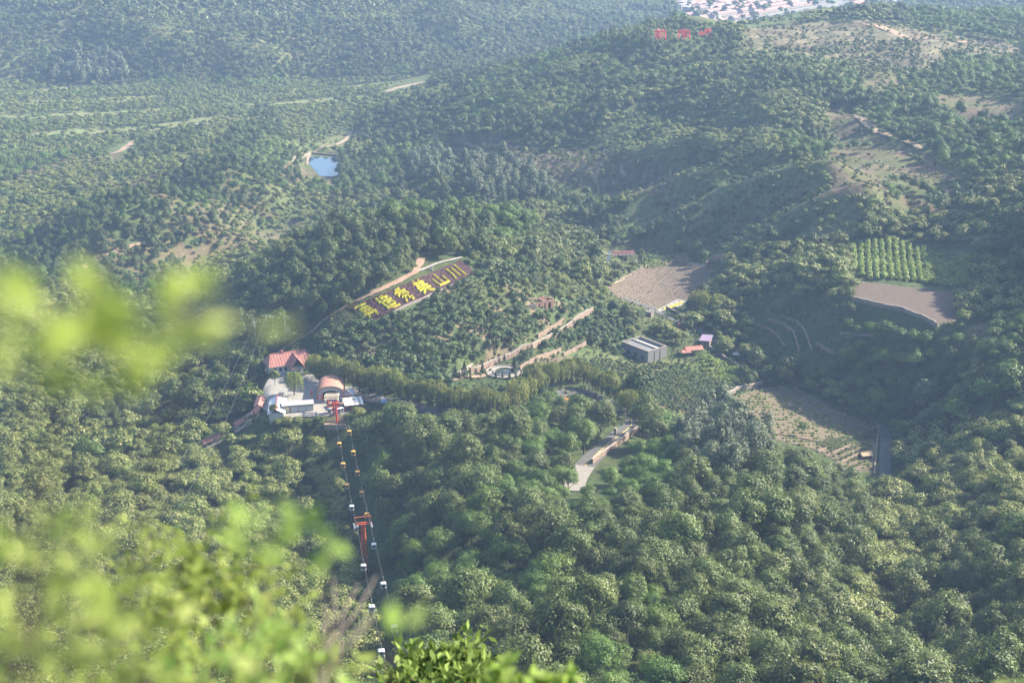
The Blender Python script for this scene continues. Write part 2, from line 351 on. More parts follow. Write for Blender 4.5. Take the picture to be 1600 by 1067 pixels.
def ptint(px,py,x,y):
    """ground colour per vertex"""
    n=px.shape; nz=vnoise(x,y,37,5); n2=vnoise(x,y,9,6)
    c=np.empty(n+(3,)); c[:]=(0.050,0.066,0.026)
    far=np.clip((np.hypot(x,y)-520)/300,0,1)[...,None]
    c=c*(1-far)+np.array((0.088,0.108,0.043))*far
    # open orchard soil shows between trees on the left flats
    m=(inpoly(px,py,poly('0,250 200,225 470,250 600,300 520,350 420,400 330,470 200,470 0,520'))&(nz+0.4*n2>0.2))
    c=np.where(m[...,None],np.array((0.108,0.094,0.05)),c)
    m=inpoly(px,py,poly('-200,-60 1030,-60 600,60 640,120 0,125 -200,120')); c=np.where(m[...,None]&(n2>0.1)[...,None],np.array((0.12,0.125,0.055)),c)
    m=inpoly(px,py,poly('-200,128 640,118 560,190 300,205 -200,275')); c=np.where(m[...,None],np.array((0.105,0.125,0.052)),c)
    m=inpoly(px,py,poly('480,566 560,505 700,452 745,428 830,444 925,486 880,515 800,556 730,580 640,605 540,596'))
    c=np.where(m[...,None],np.where((n2>0.25)[...,None],np.array((0.15,0.12,0.075)),np.array((0.066,0.085,0.034))),c)
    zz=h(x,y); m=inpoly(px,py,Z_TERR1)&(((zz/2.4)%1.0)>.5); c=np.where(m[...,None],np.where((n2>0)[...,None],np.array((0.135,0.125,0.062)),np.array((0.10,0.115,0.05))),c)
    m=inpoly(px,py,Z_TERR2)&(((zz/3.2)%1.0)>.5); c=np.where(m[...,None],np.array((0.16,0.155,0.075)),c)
    m=inpoly(px,py,poly('-200,128 640,118 560,190 300,205 -200,275'))&strip_mask(x,y); c=np.where(m[...,None],np.array((0.15,0.16,0.07)),c)
    for p in GRASS:
        c=np.where(inpoly(px,py,p)[...,None],np.where((n2>.15)[...,None],np.array((0.105,0.12,0.05)),np.array((0.07,0.093,0.034))),c)
    for p in BARE:
        c=np.where(inpoly(px+3*n2,py+2*nz,p)[...,None],np.where((n2>.0)[...,None],np.array((0.125,0.10,0.062)),np.array((0.098,0.098,0.045))),c)
    m=inpoly(px,py,BARE[4]); f_=(zz/2.0)%1.0; c=np.where(m[...,None],np.where((f_>.6)[...,None],np.array((0.185,0.155,0.10)),np.array((0.085,0.074,0.045))),c)
    m=inpoly(px,py,BARE[1]); f_=(zz/2.2)%1.0; c=np.where(m[...,None],np.where((f_>.6)[...,None],np.array((0.16,0.135,0.085)),np.array((0.105,0.096,0.055))),c)
    for p in SOIL2: c=np.where(inpoly(px,py,p)[...,None],np.where((n2>.2)[...,None],np.array((0.075,0.085,0.036)),np.array((0.105,0.085,0.055))),c)
    for p in SOIL.values(): c=np.where(inpoly(px,py,p)[...,None],np.array((0.26,0.20,0.16)),c)
    return c
# ================================================================ terrain sheet
if 'T' in DEV: NR,NA=(40,300,60),(260,24)
else: NR,NA=(50,720,90),(460,44)
rr=np.r_[np.geomspace(0.6,150,NR[0],endpoint=False),np.geomspace(150,1450,NR[1],endpoint=False),np.geomspace(1450,3600,NR[2])]
aa=np.radians(np.r_[np.linspace(-80,-24,NA[1],endpoint=False),np.linspace(-24,24,NA[0],endpoint=False),np.linspace(24,80,NA[1]+1)])
R_,A_=np.meshgrid(rr,aa,indexing='ij'); TX=R_*np.sin(A_); TY=R_*np.cos(A_)-0.0
TZ=h(TX,TY); ni,nj=TX.shape
idx=np.arange(ni*nj).reshape(ni,nj)
TF=np.stack([idx[:-1,:-1],idx[:-1,1:],idx[1:,1:],idx[1:,:-1]],-1).reshape(-1,4)[:, ::-1]
tpx,tpy,_=project(TX,TY,TZ)
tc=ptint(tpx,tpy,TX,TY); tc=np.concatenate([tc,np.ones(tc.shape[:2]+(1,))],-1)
def ground_material():
    m,nt,b=new_mat('earth_and_undergrowth'); N=nt.nodes; L=nt.links
    b.inputs['Roughness'].default_value=0.95; b.inputs['Specular IOR Level'].default_value=0.1
    a=N.new('ShaderNodeAttribute'); a.attribute_name='tint'
    g=N.new('ShaderNodeNewGeometry')
    n1=N.new('ShaderNodeTexNoise'); n1.inputs['Scale'].default_value=0.35; n1.inputs['Detail'].default_value=7; n1.inputs['Roughness'].default_value=0.7
    n2=N.new('ShaderNodeTexNoise'); n2.inputs['Scale'].default_value=0.045; n2.inputs['Detail'].default_value=3
    L.new(g.outputs['Position'],n1.inputs['Vector']); L.new(g.outputs['Position'],n2.inputs['Vector'])
    mr=N.new('ShaderNodeMapRange'); mr.inputs['From Min'].default_value=.3; mr.inputs['From Max'].default_value=.7; mr.inputs['To Min'].default_value=0.6; mr.inputs['To Max'].default_value=1.4
    L.new(n1.outputs['Fac'],mr.inputs['Value'])
    hs=N.new('ShaderNodeHueSaturation'); L.new(a.outputs['Color'],hs.inputs['Color']); L.new(mr.outputs['Result'],hs.inputs['Value'])
    mr2=N.new('ShaderNodeMapRange'); mr2.inputs['From Min'].default_value=.35; mr2.inputs['From Max'].default_value=.65; mr2.inputs['To Min'].default_value=0.475; mr2.inputs['To Max'].default_value=0.525
    L.new(n2.outputs['Fac'],mr2.inputs['Value']); L.new(mr2.outputs['Result'],hs.inputs['Hue'])
    L.new(hs.outputs['Color'],b.inputs['Base Color'])
    bp=N.new('ShaderNodeBump'); bp.inputs['Strength'].default_value=0.8; bp.inputs['Distance'].default_value=0.6; L.new(n1.outputs['Fac'],bp.inputs['Height']); L.new(bp.outputs['Normal'],b.inputs['Normal'])
    return m
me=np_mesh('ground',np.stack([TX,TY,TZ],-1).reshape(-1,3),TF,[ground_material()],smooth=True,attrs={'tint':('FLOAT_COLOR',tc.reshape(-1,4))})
og=bpy.data.objects.new('ground',me); COL.objects.link(og); tag(og,'hilly valley ground of earth and undergrowth',None,None,'structure')
# ---------------------------------------------------------------- draped sheets
def ribbon(name,pts,width,material,lift,label=None,step=1.5,kind='structure',world=False,parent=None,edge=0.0,seed=0):
    P=[(p if isinstance(p,Vector) else G(*p)) for p in pts]
    # Catmull-Rom through the ground points
    Q=[]; n=len(P)
    for i in range(n-1):
        p0,p1,p2,p3=P[max(i-1,0)],P[i],P[i+1],P[min(i+2,n-1)]
        k=max(2,int((p2-p1).length/step))
        for j in range(k):
            t=j/k; Q.append(0.5*((2*p1)+(p2-p0)*t+(2*p0-5*p1+4*p2-p3)*t*t+(3*p1-p0-3*p2+p3)*t**3))
    Q.append(P[-1]); m=len(Q); nw=6
    V=[]; rg=random.Random(seed+len(name))
    wl=wr=0
    for i,q in enumerate(Q):
        d=(Q[min(i+1,m-1)]-Q[max(i-1,0)]); d.z=0; d.normalize(); s=Vector((d.y,-d.x,0))
        wl=0.8*wl+0.2*rg.uniform(-1,1)*3; wr=0.8*wr+0.2*rg.uniform(-1,1)*3
        w=width[min(int(i/m*len(width)),len(width)-1)] if isinstance(width,(list,tuple)) else width
        for k in range(nw+1):
            t=k/nw-.5; e=edge*(wl if t<0 else wr)*abs(t)*2
            V.append((q.x+s.x*(t*w+e*(1 if t>0 else -1)),q.y+s.y*(t*w+e*(1 if t>0 else -1))))
    V=np.array(V); z=h(V[:,0],V[:,1])+lift
    zz=z.reshape(m,nw+1); zz[:]=zz*.35+zz.mean(1,keepdims=True)*.65+0.05
    F=[(i*(nw+1)+k,i*(nw+1)+k+1,(i+1)*(nw+1)+k+1,(i+1)*(nw+1)+k) for i in range(m-1) for k in range(nw)]
    me=np_mesh(name,np.c_[V,zz.ravel()],F,[material],smooth=True)
    o=bpy.data.objects.new(name,me); COL.objects.link(o); tag(o,label,None,None,kind)
    if parent: o.parent=parent
    return o,Q
def sheet(name,pl,material,lift,label,step=1.2,flat=None):
    W=np.array([tuple(G(*p))[:2] for p in pl])
    x0,y0=W.min(0); x1,y1=W.max(0)
    X,Y=np.meshgrid(np.arange(x0,x1+step,step),np.arange(y0,y1+step,step)); Z=(h(X,Y) if flat is None else np.full(X.shape,flat))+lift
    # pull border points onto the outline
    ins=inpoly(X,Y,[tuple(w) for w in W]); ny,nx=X.shape; ii=np.arange(nx*ny).reshape(ny,nx)
    keep=(ins[:-1,:-1]|ins[1:,:-1]|ins[:-1,1:]|ins[1:,1:])
    F=np.stack([ii[:-1,:-1],ii[:-1,1:],ii[1:,1:],ii[1:,:-1]],-1)[keep]
    out=~ins
    for k in range(len(W)):
        pass
    # nearest point on outline for outside vertices
    bx=X.copy(); by=Y.copy(); best=np.full(X.shape,1e9)
    for k in range(len(W)):
        a=W[k]; b=W[(k+1)%len(W)]; ab=b-a; t=np.clip(((X-a[0])*ab[0]+(Y-a[1])*ab[1])/(ab@ab),0,1)
        qx=a[0]+t*ab[0]; qy=a[1]+t*ab[1]; d=np.hypot(X-qx,Y-qy); m=d<best
        best=np.where(m,d,best); bx=np.where(m,qx,bx); by=np.where(m,qy,by)
    X=np.where(out,bx,X); Y=np.where(out,by,Y)
    Z=(h(X,Y) if flat is None else np.full(X.shape,flat))+lift
    used=np.unique(F); remap=np.full(nx*ny,-1); remap[used]=np.arange(len(used))
    me=np_mesh(name,np.stack([X,Y,Z],-1).reshape(-1,3)[used],remap[F],[material],smooth=True)
    o=bpy.data.objects.new(name,me); COL.objects.link(o); tag(o,label,None,None,'structure'); return o,W
def furrow_mat(name,angle,period,c1,c2):
    m,nt,b=new_mat(name); N=nt.nodes; L=nt.links; b.inputs['Roughness'].default_value=0.95; b.inputs['Specular IOR Level'].default_value=0.1
    g=N.new('ShaderNodeNewGeometry'); mp=N.new('ShaderNodeMapping'); mp.inputs['Rotation'].default_value=(0,0,angle); L.new(g.outputs['Position'],mp.inputs['Vector'])
    w=N.new('ShaderNodeTexWave'); w.inputs['Scale'].default_value=0.31416/period; w.inputs['Distortion'].default_value=0.6; w.inputs['Detail'].default_value=2; w.inputs['Detail Scale'].default_value=0.3
    L.new(mp.outputs['Vector'],w.inputs['Vector'])
    n=N.new('ShaderNodeTexNoise'); n.inputs['Scale'].default_value=0.5; n.inputs['Detail'].default_value=6; n.inputs['Roughness'].default_value=.7; L.new(g.outputs['Position'],n.inputs['Vector'])
    ad=N.new('ShaderNodeMath'); ad.operation='MULTIPLY_ADD'; ad.inputs[1].default_value=0.7; L.new(w.outputs['Fac'],ad.inputs[0]); L.new(n.outputs['Fac'],ad.inputs[2])
    r=N.new('ShaderNodeValToRGB'); r.color_ramp.elements[0].position=.4; r.color_ramp.elements[1].position=1.0; r.color_ramp.elements[0].color=(*c1,1); r.color_ramp.elements[1].color=(*c2,1)
    L.new(ad.outputs[0],r.inputs['Fac']); L.new(r.outputs['Color'],b.inputs['Base Color'])
    bp=N.new('ShaderNodeBump'); bp.inputs['Strength'].default_value=0.9; bp.inputs['Distance'].default_value=0.25; L.new(ad.outputs[0],bp.inputs['Height']); L.new(bp.outputs['Normal'],b.inputs['Normal'])
    return m
def dir_angle(a,b):
    A=G(*a); B=G(*b); return math.atan2(B.y-A.y,B.x-A.x)
M={}
M['soil1']=furrow_mat('ploughed_soil',-dir_angle((1000,470),(1060,425))+math.pi/2,0.95,(0.090,0.066,0.050),(0.150,0.116,0.088))
M['soil2']=furrow_mat('bench_soil',-dir_angle((1340,462),(1480,478))+math.pi/2,1.3,(0.074,0.055,0.044),(0.125,0.098,0.078))
M['soil3']=furrow_mat('lower_soil',-dir_angle((1150,648),(1320,640))+math.pi/2,1.6,(0.088,0.070,0.046),(0.148,0.120,0.080))
M['dirt']=mat('pale_dirt',(0.26,0.195,0.135),.95,.3,.8,.4)
M['dirt_red']=mat('reddish_dirt',(0.27,0.18,0.125),.95,.3,.8,.4)
M['asphalt']=mat('asphalt',(0.085,0.082,0.080),.9,.25,.9,.2)
M['concrete']=mat('pale_concrete',(0.25,0.23,0.205),.9,.18,.7,.15)
M['concrete_road']=mat('worn_concrete',(0.20,0.18,0.16),.9,.2,.9,.2)
M['yellow_line']=mat('yellow_road_paint',(0.55,0.42,0.10),.8,.2,3)
m,nt,b=new_mat('pond_water'); b.inputs['Base Color'].default_value=(0.018,0.045,0.075,1); b.inputs['Roughness'].default_value=0.06; b.inputs['Specular IOR Level'].default_value=0.5
n=nt.nodes.new('ShaderNodeTexNoise'); n.inputs['Scale'].default_value=0.9; n.inputs['Detail'].default_value=4; bp=nt.nodes.new('ShaderNodeBump'); bp.inputs['Strength'].default_value=0.15; bp.inputs['Distance'].default_value=0.1
nt.links.new(n.outputs['Fac'],bp.inputs['Height']); nt.links.new(bp.outputs['Normal'],b.inputs['Normal']); M['water']=m
M['stream']=mat('muddy_stream',(0.035,0.045,0.045),.35,.3,.5,spec=.25)
sheet('ploughed_field',SOIL['river_field'],M['soil1'],0.16,'ploughed brown field beside the stream')
sheet('ploughed_field',SOIL['bench_field'],M['soil2'],0.16,'brown ploughed field on the bench above the gully')
sheet('terraced_field',SOIL['lower_field'],M['soil3'],0.16,'dry brown terraced field beside the shaded road')
sheet('pond_water',POND,M['water'],0.12,'blue pond behind the sign hill',flat=ground(*tuple(G(505,262))[:2]))
sheet('station_yard',PAVED,M['concrete'],0.13,'pale paved yard of the cable car station')
ribbon('asphalt_road',[(914,729),(926,716),(945,699),(966,682),(987,664),(982,650),(955,634),(925,618),(895,612),(862,622),(830,645),(780,656),(720,650),(650,636),(590,624),(555,616)],6.2,M['asphalt'],0.2,'asphalt road climbing past the stone parapet under willows')
ribbon('concrete_road',[(896,768),(901,750),(906,740),(914,729)],6.0,M['concrete_road'],0.22,'worn concrete end of the road',edge=.1)
ribbon('road_line',[(914,729),(926,716),(945,699),(966,682),(987,664),(982,650)],0.22,M['yellow_line'],0.27,'yellow centre line of the road')
ribbon('shaded_road',[(1384,748),(1383,715),(1384,690),(1378,668),(1340,636),(1290,612),(1235,592),(1175,566),(1130,540),(1085,512),(1050,498),(1010,480),(975,466)],3.8,M['asphalt'],0.2,'dark road along the gully below the shaded slope')
ribbon('dirt_path',[(412,588),(425,565),(440,548),(470,528),(500,506),(540,479),(578,460),(613,444),(645,427),(654,414),(660,404)],[1.6,1.6,1.6,1.8,2.2,2.6,2.8,2.8,3.2],M['dirt_red'],0.2,'reddish dirt path along the top of the sign bed',edge=.5)
ribbon('stone_path',[(652,425),(682,413),(722,403)],1.2,M['concrete'],0.25,'narrow paved walk on top of the sign bed',edge=.2)
for i,(pts,w,mm,lb) in enumerate([
  ([(604,144),(630,136),(668,127)],[4,7,5],'dirt','pale dirt track at the foot of the red-letter hill'),
  ([(172,241),(190,235),(208,222)],[4,5,4],'dirt_red','short reddish track on the left flats'),
  ([(120,424),(160,402),(228,379)],[4,6,4],'dirt_red','reddish farm track below the locust ridge'),
  ([(480,258),(486,240),(520,228),(548,206)],[2,3,3],'dirt','dirt track from the pond to the meadow'),
  ([(700,596),(740,590),(760,586)],[3,3],'dirt_red','dirt strip beside the round pool'),
  ([(910,418),(928,404),(945,385),(950,362),(962,345)],[2.5,3],'concrete_road','pale lane climbing beside the stream'),
  ([(845,388),(855,378),(868,374)],[2,2],'dirt','pale terrace track on the hill shoulder'),
  ([(856,395),(864,386),(875,384)],[1.6,1.6],'dirt','lower pale terrace track on the hill shoulder'),
  ([(1020,487),(1050,478),(1068,470)],[4,6],'concrete','pale yard strip in front of the yellow hedge'),
  ([(540,568),(560,560),(590,552)],[2,1.5],'dirt_red','reddish scar across the orchard slope'),
  ([(1010,402),(960,399),(942,396)],[2.6,2.6],'concrete_road','lane leading on to the pink bridge'),
  ([(1350,38),(1400,52),(1440,60),(1520,64)],[8,10,8],'dirt_red','bare dirt strip along the far ridge'),
  ([(1308,172),(1350,188),(1400,215),(1440,234)],[5,6,5],'dirt','pale eroded edge on the right spur')]):
    ribbon('dirt_track',pts,w,M[mm],0.22,lb,edge=.35,seed=i,step=2.0)
ribbon('stream_water',[(930,447),(940,425),(950,405),(958,388),(966,368),(968,350)],1.9,M['stream'],0.15,'dark narrow stream running under the pink bridge')
# ================================================================ trees and shrubs
def leaf_quads(C,N,size,asp,rg,droop=0.0):
    """C centres, N normals -> quads"""
    n=len(C); a=rg.normal(size=(n,3)); u=np.cross(N,a); u/=np.linalg.norm(u,axis=1,keepdims=True)+1e-9; v=np.cross(N,u)
    s=size*(rg.uniform(.65,1.35,(n,1))); U=u*s; V=v*s*asp
    P=np.stack([C-U-V*.55,C+U*.2-V,C+U+V*.55,C-U*.2+V],1)
    return P.reshape(-1,3)
def ell_shell(n,rg):
    d=rg.normal(size=(n,3)); d/=np.linalg.norm(d,axis=1,keepdims=True); return d
def crown_arrays(kind,seed,nl):
    """leaf quads of one crown: V (4n,3), tone, flower"""
    rg=np.random.default_rng(seed)
    P={'chestnut':dict(h=6.2,rx=3.3,rz=2.2,nc=34,cr=1.0,leaf=.205,asp=.55,up=.5),
       'oak':dict(h=9.4,rx=3.2,rz=3.9,nc=40,cr=1.05,leaf=.165,asp=.7,up=.25),
       'locust':dict(h=8.6,rx=3.1,rz=3.0,nc=34,cr=1.05,leaf=.165,asp=.5,up=.6),
       'orchard':dict(h=2.7,rx=1.65,rz=1.1,nc=14,cr=.62,leaf=.21,asp=.55,up=.4),
       'shrub':dict(h=1.35,rx=1.0,rz=.7,nc=8,cr=.45,leaf=.19,asp=.6,up=.4),
       'poplar':dict(h=14.0,rx=2.7,rz=6.4,nc=44,cr=1.15,leaf=.25,asp=.7,up=.2),
       'willow':dict(h=8.0,rx=3.3,rz=2.8,nc=30,cr=1.25,leaf=.30,asp=.3,up=.2),
       'conifer':dict(h=4.2,rx=1.0,rz=2.0,nc=1,cr=.5,leaf=.16,asp=.5,up=.2)}[kind]
    zc=P['h']-P['rz']
    if kind=='conifer':
        t=rg.uniform(0,1,nl)**.7; z=.35+(1-t)*3.8; r=(.08+t*.98)*rg.uniform(.55,1,nl)**.5*(1+.15*np.sin(z*9)); a=rg.uniform(0,2*np.pi,nl)
        C=np.c_[r*np.cos(a),r*np.sin(a),z]; N=np.c_[np.cos(a),np.sin(a),np.full(nl,.5)]+rg.normal(size=(nl,3))*.35
        N/=np.linalg.norm(N,axis=1,keepdims=True); V=leaf_quads(C,N,P['leaf'],P['asp'],rg)
        return V,np.repeat(rg.uniform(0,1,nl),4),np.zeros(4*nl)
    d=ell_shell(P['nc'],rg); d[:,2]=np.where(d[:,2]<-.35,-d[:,2]*.6,d[:,2])
    rad=rg.uniform(.5,.86,(P['nc'],1)); rx=P['rx']*rg.uniform(.9,1.12); ry=P['rx']*rg.uniform(.9,1.12)
    cc=d*rad*np.array([rx,ry,P['rz']]); cc[:3]*=.35
    crs=P['cr']*rg.uniform(.7,1.35,P['nc'])
    cl=rg.integers(0,P['nc'],nl); dd=ell_shell(nl,rg); dd[:,2]=np.where(dd[:,2]<-.2,dd[:,2]*.4,dd[:,2])
    rr_=crs[cl][:,None]*rg.uniform(.55,1.08,(nl,1))
    C=cc[cl]+dd*rr_*np.array([1.08,1.08,.8]); 
    N=dd*.75+C/np.array([rx,ry,P['rz']])*.75+np.array([0,0,P['up']])+rg.normal(size=(nl,3))*.34
    ctone=rg.uniform(0,1,P['nc'])[cl]; tone=np.clip(.6*ctone+.4*rg.uniform(0,1,nl),0,1); fl=np.zeros(nl)
    if kind=='chestnut':
        top=(dd[:,2]>.25)&(rr_[:,0]>crs[cl]*.78)&(C[:,2]>-P['rz']*.35); fl=np.where(top&(rg.uniform(0,1,nl)<.72),rg.uniform(.45,1,nl),0)
    if kind=='willow':
        m=rg.uniform(0,1,nl)<.6; k=m.sum(); a=rg.uniform(0,2*np.pi,k); ns=90; sa=rg.uniform(0,2*np.pi,ns); sr=rg.uniform(.4,1.0,ns); sl=rg.uniform(1.6,4.6,ns); st=rg.integers(0,ns,k)
        aa_=sa[st]+rg.normal(size=k)*.05; r_=sr[st]*P['rx']; zt=P['rz']*np.sqrt(np.clip(1-sr[st]**2*.85,0,1)); z=zt-rg.uniform(0,1,k)*sl[st]
        C[m]=np.c_[r_*np.cos(aa_)+rg.normal(size=k)*.1,r_*np.sin(aa_)+rg.normal(size=k)*.1,z]
        N[m]=np.c_[np.cos(aa_),np.sin(aa_),np.full(k,.25)]+rg.normal(size=(k,3))*.3
    if kind=='poplar': C[:,2]+=0; N[:,2]-=.05
    N/=np.linalg.norm(N,axis=1,keepdims=True)+1e-9
    C[:,2]+=zc; C[:,2]=np.maximum(C[:,2],.25)
    scale=math.sqrt({'chestnut':3300,'oak':4000,'locust':3600,'orchard':500,'shrub':200,'poplar':1800,'willow':1700}[kind]/nl)
    V=leaf_quads(C,N,P['leaf']*min(scale,2.6),P['asp'],rg)
    if kind=='willow':
        V=V.reshape(-1,4,3); 
        e=rg.uniform(.3,.55,nl)*min(scale,2.2)*m; V[:,0,2]+=e; V[:,1,2]+=e*.6; V[:,2,2]-=e; V[:,3,2]-=e*.6; V=V.reshape(-1,3)
    return V,np.repeat(tone,4),np.repeat(fl,4)
TRUNK={'chestnut':(.22,3.2,2.4),'oak':(.2,5.2,2.2),'locust':(.18,5.2,2.2),'orchard':(.08,1.3,1.0),'shrub':(.04,.6,.5),'poplar':(.24,12,1.2),'willow':(.26,5.0,2.4),'conifer':(.07,3.4,.3)}
def trunk_mb(kind,seed):
    rg=random.Random(seed); r,hh,sp=TRUNK[kind]; mb=MB()
    b=[Vector((0,0,-.6)),Vector((rg.uniform(-.1,.1),rg.uniform(-.1,.1),hh*.4)),Vector((rg.uniform(-.25,.25),rg.uniform(-.25,.25),hh))]
    mb.tube(b,[r*1.25,r*.85,r*.3],6)
    if kind not in ('conifer','shrub'):
        for k in range(4 if kind!='poplar' else 6):
            a=k*1.9+rg.random(); z0=hh*rg.uniform(.35,.7); p=b[0].lerp(b[2],(z0+.6)/(hh+.6))
            e=p+Vector((math.cos(a)*sp*rg.uniform(.7,1),math.sin(a)*sp*rg.uniform(.7,1),hh*rg.uniform(.2,.38)))
            mb.tube([p,p.lerp(e,.5)+Vector((0,0,.15)),e],[r*.5,r*.35,r*.12],5)
    return mb
LEAF={
 'chestnut':leaf_mat('chestnut_leaves',(0.064,0.096,0.014),(0.142,0.180,0.028),(0.34,0.345,0.11)),
 'oak':leaf_mat('grey_green_leaves',(0.062,0.092,0.021),(0.136,0.174,0.042)),
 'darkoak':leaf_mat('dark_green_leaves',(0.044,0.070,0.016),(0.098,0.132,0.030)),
 'locust':leaf_mat('bright_green_leaves',(0.052,0.098,0.013),(0.122,0.195,0.030)),
 'orchard':leaf_mat('orchard_leaves',(0.044,0.076,0.019),(0.100,0.146,0.038)),
 'shrub':leaf_mat('scrub_leaves',(0.056,0.078,0.018),(0.125,0.152,0.036)),
 'grove':leaf_mat('pale_grove_leaves',(0.088,0.118,0.026),(0.185,0.215,0.054)),
 'vine':leaf_mat('vine_leaves',(0.13,0.19,0.026),(0.24,0.31,0.055)),
 'poplar':leaf_mat('poplar_leaves',(0.060,0.085,0.042),(0.150,0.180,0.100)),
 'willow':leaf_mat('willow_leaves',(0.125,0.150,0.036),(0.235,0.255,0.074)),
 'conifer':leaf_mat('cypress_leaves',(0.020,0.040,0.018),(0.048,0.078,0.030))}
M['bark']=mat('bark',(0.10,0.08,0.06),.95,.3,3)
SP={}  # species -> leaf kind, mesh kind
SPEC={'chestnut':('chestnut','chestnut'),'oak':('oak','oak'),'darkoak':('oak','darkoak'),'locust':('locust','locust'),'orchard':('orchard','orchard'),'shrub':('shrub','shrub'),'vine':('shrub','vine'),'grove':('orchard','grove'),'poplar':('poplar','poplar'),'willow':('willow','willow'),'conifer':('conifer','conifer')}
NLEAF={'chestnut':(3600,1200,400),'oak':(4200,1400,420),'locust':(3800,1300,420),'orchard':(700,380,180),'shrub':(230,110,50),'poplar':(2600,1300,400),'willow':(2800,1300,400),'conifer':(700,300,100)}
NV=4
CROWN={}; TRUNKM={}
def crown_mesh(sp,lod,v):
    key=(sp,lod,v)
    if key not in CROWN:
        k,lm=SPEC[sp]; V,t,f=crown_arrays(k,1000+v*31+lod*7+len(sp)*101,NLEAF[k][lod])
        F=np.arange(len(V)).reshape(-1,4)
        CROWN[key]=np_mesh('crown',V,F,[LEAF[lm]],attrs={'tone':('FLOAT',t.astype(np.float32)),'flower':('FLOAT',f.astype(np.float32))})
    return CROWN[key]
def trunk_mesh(sp,v):
    k=SPEC[sp][0]; key=(k,v)
    if key not in TRUNKM:
        mb=trunk_mb(k,v); me=bpy.data.meshes.new('trunk'); me.from_pydata([tuple(p) for p in mb.v],[],mb.f); me.materials.append(M['bark']); me.update(); TRUNKM[key]=me
    return TRUNKM[key]
# ---------------------------------------------------------------- stand of trees as geometry-node instances
PROTO={}
def proto_collection(sp):
    """mesh objects kept outside the scene: 3 detail levels x NV variants"""
    if sp in PROTO: return PROTO[sp]
    c=bpy.data.collections.new('proto_'+sp)
    for lod in range(3):
        for v in range(NV):
            cm=crown_mesh(sp,lod,v)
            o=bpy.data.objects.new('%s_%02d'%(sp,lod*NV+v),cm); c.objects.link(o)
    PROTO[sp]=c; return c
def scatter_object(name,sp,X,Y,Z,S,I,label,rot=None):
    n=len(X)
    if n==0: return
    R=np.c_[RNG.normal(size=n)*.05,RNG.normal(size=n)*.05,RNG.uniform(0,2*np.pi,n) if rot is None else rot]
    me=bpy.data.meshes.new(name); me.vertices.add(n); me.vertices.foreach_set('co',np.c_[X,Y,Z].astype(np.float32).ravel())
    for nm,typ,fld,dat in (('sca','FLOAT_VECTOR','vector',S),('rotv','FLOAT_VECTOR','vector',R),('pick','INT','value',I)):
        a=me.attributes.new(nm,typ,'POINT'); a.data.foreach_set(fld,np.ascontiguousarray(dat.astype(np.int32 if typ=='INT' else np.float32)).ravel())
    o=bpy.data.objects.new(name,me); COL.objects.link(o); tag(o,label,None,None,'stuff')
    ng=bpy.data.node_groups.new('scatter_'+name,'GeometryNodeTree')
    ng.interface.new_socket('Geometry',in_out='INPUT',socket_type='NodeSocketGeometry'); ng.interface.new_socket('Geometry',in_out='OUTPUT',socket_type='NodeSocketGeometry')
    gi=ng.nodes.new('NodeGroupInput'); go=ng.nodes.new('NodeGroupOutput'); ip=ng.nodes.new('GeometryNodeInstanceOnPoints')
    ci=ng.nodes.new('GeometryNodeCollectionInfo'); ci.inputs['Collection'].default_value=proto_collection(sp); ci.inputs['Separate Children'].default_value=True; ci.inputs['Reset Children'].default_value=True
    ip.inputs['Pick Instance'].default_value=True
    def na(t,nm):
        q=ng.nodes.new('GeometryNodeInputNamedAttribute'); q.data_type=t; q.inputs['Name'].default_value=nm; return q.outputs['Attribute']
    ng.links.new(gi.outputs[0],ip.inputs['Points']); ng.links.new(ci.outputs[0],ip.inputs['Instance'])
    ng.links.new(na('INT','pick'),ip.inputs['Instance Index']); ng.links.new(na('FLOAT_VECTOR','rotv'),ip.inputs['Rotation']); ng.links.new(na('FLOAT_VECTOR','sca'),ip.inputs['Scale'])
    ng.links.new(ip.outputs[0],go.inputs[0])
    md=o.modifiers.new('scatter','NODES'); md.node_group=ng
    return o
# ---------------------------------------------------------------- where each kind grows
CLEAR=[ # no tree may stand on or hide these
 poly('538,486 600,452 650,424 652,404 672,402 690,410 722,404 746,420 736,436 710,452 616,496 572,508 548,498'),
 poly('414,580 436,545 485,545 492,578 512,594 540,596 560,604 605,616 604,628 568,624 566,642 540,650 545,670 506,670 503,650 446,660 420,655 402,648 370,672 318,702 310,692 350,668 392,642 402,615'),
 poly('694,600 708,568 735,566 790,546 818,556 830,575 812,600 760,602'),
 poly('814,490 832,462 864,452 872,474 846,494'),
 poly('970,538 1010,522 1060,532 1100,512 1118,522 1120,545 1104,560 1060,566 1012,578 974,562'),
 poly('896,764 902,732 935,700 958,676 985,655 1002,660 1002,684 960,716 924,752'),
 poly('1366,745 1364,672 1378,655 1396,672 1402,742'),
 poly('470,252 487,238 530,240 532,276 512,282 494,276'),
 poly('510,640 546,640 566,720 590,830 612,920 648,1075 596,1075 566,920 552,830 524,720'),
 poly('938,388 998,388 998,404 938,404'),poly('1100,398 1135,398 1135,418 1100,418'),poly('1000,476 1072,464 1074,490 1000,500'),
 poly('1022,50 1043,50 1043,62 1022,62'),poly('1059,50 1080,50 1080,62 1059,62'),poly('1092,49 1114,49 1114,61 1092,61'),
 poly('600,140 668,121 674,130 608,150'),poly('168,240 206,218 214,224 176,248'),poly('1000,575 1130,600 1138,640 1060,645 1015,625'),
 poly('444,502 456,500 456,528 442,528'),poly('1058,0 1440,-60 1415,-3 1330,5 1240,18 1160,30 1110,35 1062,16')]
BANDS=[poly('505,585 560,588 620,598 720,612 790,616 845,584 905,578 960,600 1006,634 1000,645 955,622 905,600 850,608 810,632 760,640 700,634 610,616 540,602')]
